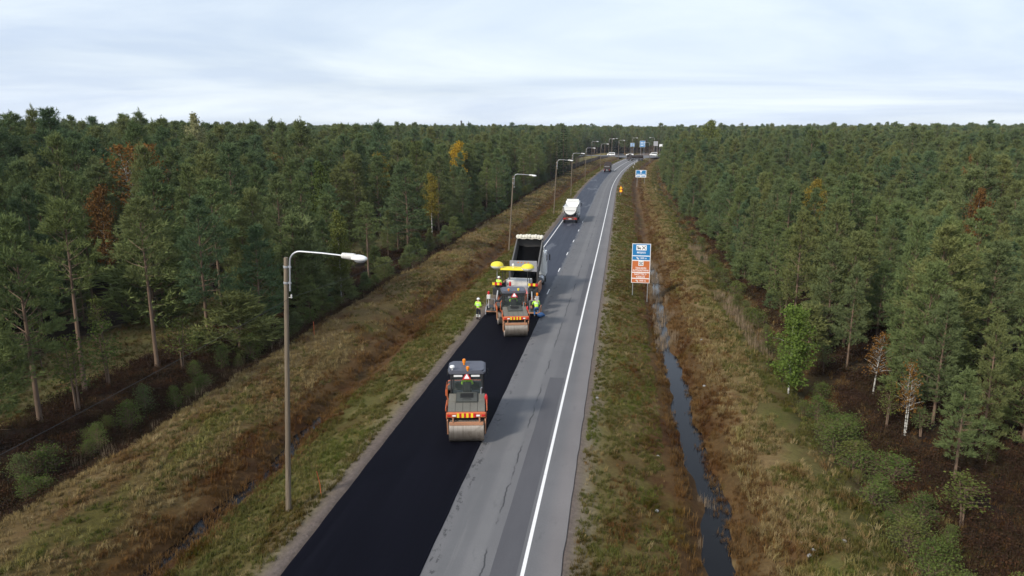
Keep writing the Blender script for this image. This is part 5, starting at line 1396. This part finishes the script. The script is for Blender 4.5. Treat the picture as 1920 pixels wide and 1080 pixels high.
def truck(label, loc, rz, cabmat, bedmat, round_bed, tip, tarp=None, load=False, bumper='redbrown', bedlen=5.7, edge='dark'):
    t = thing('tipper_truck', label, 'truck', loc, rz, 'asphalt tipper trucks')
    part('chassis', MB().box((-.42, 4.2, .98), (.12, 8.2, .24), .01).box((.42, 4.2, .98), (.12, 8.2, .24), .01).box((0, 1.6, .85), (.9, 2.2, .2), .02).box((0, 5.4, .85), (2.2, .7, .5), .04), 'dark', t)
    for y in (1.0, 2.4, 6.0, 7.5):
        for s in (-1, 1): wheel(t, s * 1.05, y)
    for s in (-1, 1):
        part('mudguard', MB().box((s * 1.05, 1.7, 1.09), (.42, 2.4, .05), .01).box((s * 1.05, .42, .80), (.42, .03, .5)), 'dark', t)
        part('tail_light', MB().box((s * .95, .02, .78), (.42, .05, .15), .01), 'red', t)
    part('bumper', MB().box((0, .10, .72), (2.4, .10, .2), .02).box((0, .12, 1.0), (2.2, .08, .12), .02), bumper, t)
    part('number_plate', MB().box((0, .035, .76), (.5, .02, .12)), 'signwhite', t)
    # cab
    cb = part('cab', MB().prism([(6.55, .75), (6.55, 2.95), (6.75, 3.12), (8.15, 3.12), (8.42, 2.9), (8.62, 1.9), (8.68, .75)], -1.22, 1.22, 'YZ'), cabmat, t)
    part('roof_fairing', MB().prism([(6.62, 3.12), (6.62, 3.50), (6.9, 3.52), (7.9, 3.12)], -1.05, 1.05, 'YZ'), cabmat, cb)
    part('windscreen', MB().box((0, 8.56, 2.42), (2.1, .02, .85), 0, rx=R(12)), 'carglass', cb)
    for s in (-1, 1):
        dr = part('door', MB().box((s * 1.232, 7.65, 1.85), (.02, 1.35, 1.9), .008), cabmat, cb)
        part('side_window', MB().box((s * 1.248, 7.75, 2.42), (.012, 1.0, .65), .004), 'carglass', dr)
        part('mirror', MB().box((s * 1.48, 8.42, 2.35), (.12, .16, .62), .03).tube([(s * 1.2, 8.42, 2.75), (s * 1.48, 8.42, 2.6)], .02, 5), 'dark', cb)
        part('headlight', MB().box((s * .9, 8.69, .98), (.35, .04, .18), .02), 'signwhite', cb)
    part('fuel_tank', MB().lathe([(.3, -.5), (.32, -.48), (.32, .48), (.3, .5)], 14, (1.0, 4.6, .85), 'Y'), 'metal', t)
    part('air_intake', MB().tube([(1.05, 6.42, 1.2), (1.05, 6.42, 3.3)], .09, 8), cabmat, t)
    # bed: local to the hinge at the rear
    hz = 1.18
    if round_bed:
        n = 13; inn, out = [], []
        for k in range(n):
            a = math.pi * (1 + k / (n - 1)); inn.append((1.12 * math.cos(a), 1.30 + 1.12 * math.sin(a))); out.append((1.18 * math.cos(a), 1.30 + 1.20 * math.sin(a)))
        inn = [(-1.16, 1.62)] + inn + [(1.16, 1.62)]; out = [(-1.24, 1.62)] + out + [(1.24, 1.62)]
    else:
        inn = [(-1.16, 1.55), (-1.14, .35), (-.95, .10), (.95, .10), (1.14, .35), (1.16, 1.55)]; out = [(-1.24, 1.55), (-1.22, .30), (-1.0, .02), (1.0, .02), (1.22, .30), (1.24, 1.55)]
    L = bedlen
    m = MB(); n = len(inn)
    vs = [(x, 0, z) for x, z in out] + [(x, 0, z) for x, z in inn] + [(x, L, z) for x, z in out] + [(x, L, z) for x, z in inn]
    fs = []
    for i in range(n - 1):
        fs += [(i, i + 1, 2 * n + i + 1, 2 * n + i), (n + i + 1, n + i, 3 * n + i, 3 * n + i + 1), (i + 1, i, n + i, n + i + 1), (2 * n + i, 2 * n + i + 1, 3 * n + i + 1, 3 * n + i)]
    fs += [(0, 2 * n, 3 * n, n), (n - 1, 2 * n - 1, 4 * n - 1, 3 * n - 1)]
    m.add(vs, fs)
    bed = part('bed', m, bedmat, t); bed.location = (0, .25, hz); bed.rotation_euler = (R(tip), 0, 0)
    top = inn[0][1]
    part('front_wall', MB().prism([(x * .985, z) for x, z in inn], L - .07, L - .01, 'XZ').box((0, L - .04, top + .16), (2.36, .06, .32), .01), bedmat, bed)
    for s in (-1, 1):
        part('bed_rail', MB().box((s * 1.21, L / 2, top + .03), (.12, L + .02, .09), .02), bedmat if not round_bed else edge, bed)
        for k in range(3 if round_bed else 5):
            part('bed_rib', MB().box((s * 1.25, .5 + k * (L - 1) / (2 if round_bed else 4), top - .55), (.06, .10, 1.0), .01), bedmat, bed)
    if tip < 5:
        if round_bed:
            tg = part('tailgate', MB().prism([(x * 1.0, z) for x, z in out], -.07, -.01, 'XZ'), edge, bed)
            part('tailgate_panel', MB().prism([(x * .93, 1.62 - (1.62 - z) * .93) for x, z in inn], -.10, -.07, 'XZ'), 'white', tg)
            part('tailgate_rib', MB().box((0, -.115, .95), (1.7, .03, .06)), edge, tg)
            part('tailgate_lip', MB().box((0, -.07, 1.64), (2.5, .14, .10), .03), bedmat, tg)
        else:
            tg = part('tailgate', MB().prism([(x, z) for x, z in out], -.07, -.01, 'XZ'), bedmat, bed)
            part('tailgate_band', MB().box((0, -.085, .9), (2.0, .03, .16)), 'grey', tg)
    else:
        tg = part('tailgate', MB().box((0, -.05, .62), (2.44, .06, 1.0), .02), 'grey', bed)
        tg.location = (0, -.02, 1.42); tg.rotation_euler = (R(-tip + 8), 0, 0)
        for k in range(4): part('marker_light', MB().box((-.45 + .3 * k, -.09, .95), (.12, .03, .09), .01), 'amber', tg)
    if load or tip > 5:
        lm = MB()
        nx_, ny_ = 9, 13
        vs = []
        for j in range(ny_):
            for i in range(nx_):
                x = -1.10 + 2.2 * i / (nx_ - 1); y = .05 + (L - .16) * j / (ny_ - 1)
                vs.append((x, y, .62 - .25 * (1 - j / (ny_ - 1)) + .07 * math.sin(3 * x + 2.1 * y) + .05 * math.sin(5.3 * y - 4 * x)))
        nn = len(vs); vs += [(x, y, .12) for x, y, z in vs]
        fs = []
        for j in range(ny_ - 1):
            for i in range(nx_ - 1):
                k = j * nx_ + i; fs.append((k, k + 1, k + 1 + nx_, k + nx_)); fs.append((nn + k, nn + k + nx_, nn + k + 1 + nx_, nn + k + 1))
        for i in range(nx_ - 1): fs += [(i, nn + i, nn + i + 1, i + 1), (nn - nx_ + i, nn - nx_ + i + 1, 2 * nn - nx_ + i + 1, 2 * nn - nx_ + i)]
        for j in range(ny_ - 1): fs += [(j * nx_, (j + 1) * nx_, nn + (j + 1) * nx_, nn + j * nx_), (j * nx_ + nx_ - 1, nn + j * nx_ + nx_ - 1, nn + (j + 1) * nx_ + nx_ - 1, (j + 1) * nx_ + nx_ - 1)]
        lm.add(vs, fs)
        part('asphalt_load', lm, 'asphalt_load', bed)
    if tarp:
        tm = MB()
        for k in range(9):
            x = -1.12 + .28 * k
            tm.ell((x, L - .25, top + .33 - .05 * abs(k - 4) / 4 + .03 * math.sin(k * 2.3)), (.20, .26, .17), 10, 6)
        part('tarpaulin_roll', tm, 'tarp', bed)
        part('tarpaulin_hem', MB().tube([(-1.15 + .23 * k, L - .48, top + .22 + .05 * math.sin(k * 1.9)) for k in range(11)], .05, 6), 'tarp', bed)
    return t
def hdg(y): return -math.atan(float((xo(y + 1) - xo(y - 1)) / 2))
truck('dump truck with raised grey bed emptying black asphalt into the paving machine', (-8.45, 63.9, Z0(64, .006)), 0, 'white', 'bedgrey', False, 26, tarp=True, bedlen=5.3)
truck('white tipper truck with rounded tub tailgate driving away on the bitumen coated lane', (-8.6, 124.5, Z0(124.5, .006)), 0, 'white', 'white', True, 0)
truck('small looking dark brown tipper truck far up the coated lane, just before the bend', (-5.95, 287.0, Z0(287, .006)), hdg(290), 'truckdark', 'truckdark', False, 0, bumper='dark')
truck('dark long tipper truck seen side-on, turning across the crossroads', (10.5, 383.0, Z0(383, .02)), R(86), 'truckdark', 'truckdark', True, 0, bumper='dark', bedlen=5.9)

# ------------------------------------------------------------------ cars at the crossroads
def car(label, loc, rz, mat, van=False):
    c = thing('parked_car', label, 'car', loc, rz, 'cars at the crossroads')
    L = 4.5
    if van: poly = [(-2.3, .35), (-2.3, 1.0), (-2.2, 1.75), (-2.0, 1.92), (1.0, 1.92), (1.35, 1.75), (1.75, 1.15), (2.25, 1.0), (2.35, .6), (2.3, .35)]; win = [(-2.0, 1.15), (-1.95, 1.7), (.95, 1.7), (1.5, 1.18)]
    else: poly = [(-2.2, .35), (-2.25, .85), (-2.1, 1.0), (-1.75, 1.08), (-1.3, 1.42), (-.4, 1.48), (.35, 1.40), (.95, 1.02), (1.9, .88), (2.2, .7), (2.22, .35)]; win = [(-1.55, 1.08), (-1.2, 1.36), (.25, 1.35), (.75, 1.05)]
    m = MB().prism(poly, -.86, .86, 'YZ')
    m.v = [(x * (1 - .16 * max(0, min(1, (z - .95) / .6))), y, z) for x, y, z in m.v]
    b = part('body', m, mat, c)
    for s in (-1, 1):
        part('side_window', MB().prism(win, s * .86, s * .865, 'YZ').xf(Matrix.Identity(4)), 'carglass', b)
        part('headlight', MB().box((s * .65, 2.24 if not van else 2.33, .68), (.3, .05, .14), .02), 'signwhite', b)
        part('tail_light', MB().box((s * .68, -2.25 if not van else -2.32, .85), (.25, .04, .16), .02), 'red', b)
        for y in (-1.35, 1.4): wheel(c, s * .78, y, .32, .2)
    part('windscreen', MB().box((0, .68 if not van else 1.55, 1.22 if not van else 1.45), (1.35, .03, .5 if not van else .62), 0, rx=R(52 if not van else 35)), 'carglass', b)
    part('rear_window', MB().box((0, -1.56 if not van else -2.27, 1.26 if not van else 1.4), (1.3, .03, .42), 0, rx=R(-52 if not van else -8)), 'carglass', b)
    return c
car('white van on the crossing road beside two lamp posts', (-7.0, 449, Z0(449, .03)), R(80), 'carwhite', True)
car('dark car waiting between the white van and the white car', (-1.6, 449.4, Z0(449.4, .03)), R(86), 'cardark')
car('white car on the crossing road ahead of the turning truck', (4.0, 448.6, Z0(448.6, .03)), R(84), 'carwhite')
car('white van behind the bed of the turning truck', (18.0, 451, Z0(451, .03)), R(88), 'carwhite', True)
car('silver car just past the tail of the turning truck', (20.6, 437, Z0(437, .03)), R(60), 'carsilver')
car('dark van with pale roof last in line behind the turning truck', (27.0, 452, Z0(452, .03)), R(80), 'cardark', True)

# ------------------------------------------------------------------ signs
def text_mesh(s, size, mat):
    cu = bpy.data.curves.new('lettering', 'FONT'); cu.body = s; cu.size = size; cu.align_x = 'CENTER'; cu.align_y = 'CENTER'; cu.extrude = .002
    cu.offset = size * .012
    o = bpy.data.objects.new('lettering', cu); col.objects.link(o)
    bpy.context.view_layer.update()
    me = bpy.data.meshes.new_from_object(o.evaluated_get(bpy.context.evaluated_depsgraph_get()))
    bpy.data.objects.remove(o); bpy.data.curves.remove(cu)
    me.materials.clear(); me.materials.append(M[mat]); me.name = 'lettering'
    return me
def letter(parent, s, x, z, size, y, mat='signwhite', fit=None):
    me = text_mesh(s, size, mat); o = obj('lettering', me, parent, (x, y, z)); o.rotation_euler = (math.pi / 2, 0, 0)
    if fit:
        w = max(v.co.x for v in me.vertices) - min(v.co.x for v in me.vertices)
        if w > fit: o.scale = (fit / w, 1, 1)
    return o
def arrow_left(parent, x, z, s, y):
    m = MB().prism([(x - s, z + .25 * s), (x - .35 * s, z + .8 * s), (x - .35 * s, z + .42 * s), (x + .25 * s, z + .42 * s), (x + .25 * s, z - .9 * s), (x + .6 * s, z - .9 * s), (x + .6 * s, z + .08 * s), (x - .35 * s, z + .08 * s), (x - .35 * s, z - .3 * s)], y - .003, y, 'XZ')
    return part('arrow', m, 'signwhite', parent, smooth=0)

sg = thing('information_sign', 'tall blue and brown information sign on two thin posts beside the water ditch', 'road sign', at(2.0, 69.0), R(-2))
W_, z0 = 1.72, 1.5
for s in (-1, 1): part('post', MB().tube([(s * .70, .06, -.6), (s * .70, .06, z0 + 3.7)], .04, 8), 'metal', sg)
rows = [('blue', 1.16), ('blue', .44), ('brown', 1.15), ('brown', .58), ('brown', .43)]
z = z0 + sum(r_[1] for r_ in rows)
part('backing', MB().box((0, .02, z0 + 1.88), (W_, .03, 3.78), .005), 'grey', sg)
pan = []
for mat, h in rows:
    rim = part('panel', MB().box((0, .0, z - h / 2), (W_, .02, h - .004)), 'signwhite', sg)
    f = part('panel_face', MB().box((0, -.011, z - h / 2), (W_ - .10, .006, h - .09)), mat, rim)
    pan.append((f, z - h / 2, h)); z -= h
yy = -.017
f, zc, h = pan[0]
part('pictogram_plate', MB().box((0, yy, zc + .20), (.95, .004, .50)), 'signwhite', f)
b = MB().box((-.22, yy - .004, zc + .15), (.30, .003, .12)).box((-.34, yy - .004, zc + .26), (.08, .003, .14)).box((-.12, yy - .004, zc + .06), (.05, .003, .10)).box((-.32, yy - .004, zc + .06), (.05, .003, .08)).box((-.40, yy - .004, zc + .33), (.08, .003, .03)).box((-.25, yy - .004, zc + .34), (.1, .003, .03))
part('pictogram', b, 'black', f, smooth=0)
part('pictogram', MB().box((.22, yy - .004, zc + .20), (.44, .003, .055), 0, ry=R(45)).box((.22, yy - .0045, zc + .20), (.44, .003, .055), 0, ry=R(-45)), 'black', f, smooth=0)
letter(f, 'MÄJKKI', 0, zc - .27, .26, yy, fit=.8)
f, zc, h = pan[1]; arrow_left(f, -.32, zc, .15, yy); letter(f, '1300 m', .18, zc, .22, yy)
f, zc, h = pan[2]
part('emblem_plate', MB().box((0, yy, zc + .30), (.46, .004, .46)), 'signwhite', f)
em = MB().lathe([(.085, -.002), (.085, .002), (.045, .002), (.045, -.002)], 14, (-.10, yy - .004, zc + .40), 'Y')
for dx, dz in ((.1, .40), (-.1, .20), (.1, .20)): em.lathe([(.085, -.002), (.085, .002), (.045, .002), (.045, -.002)], 14, (dx, yy - .004, zc + dz), 'Y')
em.box((0, yy - .004, zc + .30), (.16, .003, .16))
part('emblem', em, 'grey', f, smooth=0)
letter(f, 'TIKKARIN', 0, zc - .16, .24, yy, fit=1.0); letter(f, 'AUTOLIIKETARHA', 0, zc - .38, .25, yy, fit=1.48)
f, zc, h = pan[3]; letter(f, 'NÄYTTELY-', 0, zc + .11, .24, yy, fit=1.15); letter(f, 'KESKUS', 0, zc - .14, .24, yy, fit=.8)
f, zc, h = pan[4]; arrow_left(f, -.32, zc, .14, yy); letter(f, '1300 m', .18, zc, .22, yy)

ys_ = thing('roadworks_sign', 'yellow temporary sign, triangle above a round disc on a thin post', 'road sign', at(-.25, 184.5), 0)
part('post', MB().tube([(0, .04, -.5), (0, .04, 2.6)], .035, 8), 'metal', ys_)
s = .95; h = s * .866
tp = part('triangle_plate', MB().prism([(-s / 2, 1.72), (s / 2, 1.72), (0, 1.72 + h)], -.01, .02, 'XZ'), 'red', ys_)
part('triangle_face', MB().prism([(-s * .37, 1.79), (s * .37, 1.79), (0, 1.79 + h * .74)], -.02, -.01, 'XZ'), 'signyellow', tp)
dc = part('round_plate', MB().lathe([(.42, -.01), (.42, .02)], 24, (0, 0, 1.25), 'Y'), 'red', ys_)
part('round_face', MB().lathe([(.32, -.02), (.32, -.009)], 24, (0, 0, 1.25), 'Y'), 'signyellow', dc)

ds = thing('direction_sign', 'wide blue lane direction sign with white arrows standing on the verge', 'road sign', at(5.6, 229), R(-6))
for s in (-1, 1): part('post', MB().tube([(s * 1.1, .06, -.6), (s * 1.1, .06, 4.5)], .05, 8), 'metal', ds)
part('panel', MB().box((0, 0, 3.45), (3.2, .04, 2.2), .005), 'signwhite', ds)
for s in (-1, 1):
    f = part('panel_face', MB().box((s * .76, -.025, 3.72), (1.38, .012, 1.46)), 'blue', ds)
    part('panel_text_band', MB().box((s * .76, -.036, 3.28), (.9, .008, .18)), 'signwhite', f)
    part('panel_band', MB().box((s * .76, -.025, 2.62), (1.2, .012, .22)), 'blue', f)
part('lane_arrow', MB().prism([(-.09, 2.5), (.09, 2.5), (.09, 3.9), (.42, 4.4), (.25, 4.45), (0, 4.1), (-.25, 4.45), (-.42, 4.4), (-.09, 3.9)], -.045, -.033, 'XZ'), 'signwhite', ds, smooth=0)

def far_sign(label, x, y, w, h, zb, mat, border, rz=0):
    o = thing('direction_sign', label, 'road sign', at(x, y), rz, 'direction signs at the crossroads')
    for s in (-1, 1): part('post', MB().tube([(s * w * .32, .06, -.5), (s * w * .32, .06, zb + h)], .06, 8), 'metal', o)
    part('panel', MB().box((0, 0, zb + h / 2), (w, .05, h), .01), border, o)
    if mat:
        f = part('panel_face', MB().box((0, -.03, zb + h / 2), (w - .2, .014, h - .2)), mat, o)
        for k in range(3): part('lettering_band', MB().box((-.1 * w, -.042, zb + h * (.25 + .25 * k)), (w * .5, .01, h * .09)), 'signwhite', f)
        part('arrow', MB().box((w * .3, -.042, zb + h * .5), (w * .07, .01, h * .6)), 'signwhite', f)
    return o
far_sign('tall blue direction sign behind the turning truck', 11.2, 447, 3.1, 3.6, 5.4, 'blue', 'signwhite')
far_sign('smaller pale blue direction sign beside the tall blue one', 5.6, 470, 2.5, 2.2, 5.0, 'blue', 'signwhite')
far_sign('square grey back of a sign high on posts at the wood edge', 19.6, 464, 2.6, 2.8, 5.6, None, 'grey')
far_sign('low wide whitish back of a sign next to the square one', 22.6, 458, 2.2, 1.7, 5.4, None, 'signwhite')

# ------------------------------------------------------------------ small roadside things
mk = MB().tube([(0, 0, -.2), (.02, 0, .55), (-.05, 0, 1.12)], .016, 6)
o = obj('marker_stick', mesh_of('marker_stick', mk, 'orange'), None, at(-11.75, 25.9)); o.rotation_euler = (0, R(-4), 0)
tag(o, 'thin orange marker stick on the verge beside the tall lamp post', 'marker stick')
mk2 = mesh_of('marker_stick', MB().tube([(0, 0, -.2), (0, 0, 1.0)], .018, 6), 'orange')
for i, (t, y) in enumerate([(-22.0, 49.0)]):
    o = obj('marker_stick', mk2, None, gp(t, y)); tag(o, 'thin orange marker stick on top of the grassy bank', 'marker stick')
dl = MB().box((0, 0, .45), (.11, .03, 1.1), .01)
dlm = mesh_of('delineator_post', dl, 'white')
for i, (x, y) in enumerate([(3.3, 318), (4.2, 344), (5.6, 366)]):
    o = obj('delineator_post', dlm, None, at(x + 1.2, y)); tag(o, 'thin white delineator post on the verge of the bend', 'delineator post', 'delineator posts on the bend')
# far chimney above the forest
ch = thing('chimney', 'slim dark chimney rising above the far forest skyline', 'chimney', (-182, 830, float(ground_z(-182 - float(xo(830)), 830))), 0)
part('chimney_shaft', MB().lathe([(1.3, -1), (1.0, 10), (.85, 22.6)], 16), 'truckdark', ch)
part('chimney_cap', MB().lathe([(1.0, 22.0), (1.05, 22.4), (.95, 23.0)], 16), 'dark', ch)
# pale stones and litter specks on verge
stm = MB().ell((0, 0, .03), (.14, .11, .09), 8, 5); stm.v = [(x * (1 + .2 * math.sin(7 * y + 3 * z)), y * (1 + .2 * math.cos(9 * x)), z) for x, y, z in stm.v]
stone_me = mesh_of('stone', stm, 'concrete')
for t, y in [(7.0, 24.6), (7.2, 25.0), (6.9, 25.4), (1.8, 27.5), (5.4, 44), (6.1, 53), (-1.0, 39), (-13.5, 44), (8.4, 25.6), (2.1, 33)]:
    o = obj('stone', stone_me, None, gp(t, y)); o.rotation_euler = (0, 0, rng.uniform(0, 6)); o.scale = (rng.uniform(.4, .8),) * 3
    tag(o, 'small pale stone lying in the verge grass', 'stone', 'stones on the verge')

# ------------------------------------------------------------------ air
hz = MB().box((0, 950, 11), (4600, 2900, 34))
hm = bpy.data.materials.new('thin autumn haze'); hm.use_nodes = True
hn_ = hm.node_tree.nodes; hn_.clear()
ho = hn_.new('ShaderNodeOutputMaterial'); pv_ = hn_.new('ShaderNodeVolumePrincipled')
pv_.inputs['Color'].default_value = (0.86, 0.91, 1.0, 1); pv_.inputs['Density'].default_value = 0.00010
hm.node_tree.links.new(pv_.outputs[0], ho.inputs['Volume'])
me = mesh_of('haze', hz, hm, 0)
tag(obj('haze', me), 'thin pale haze softening the far forest', kind='stuff')
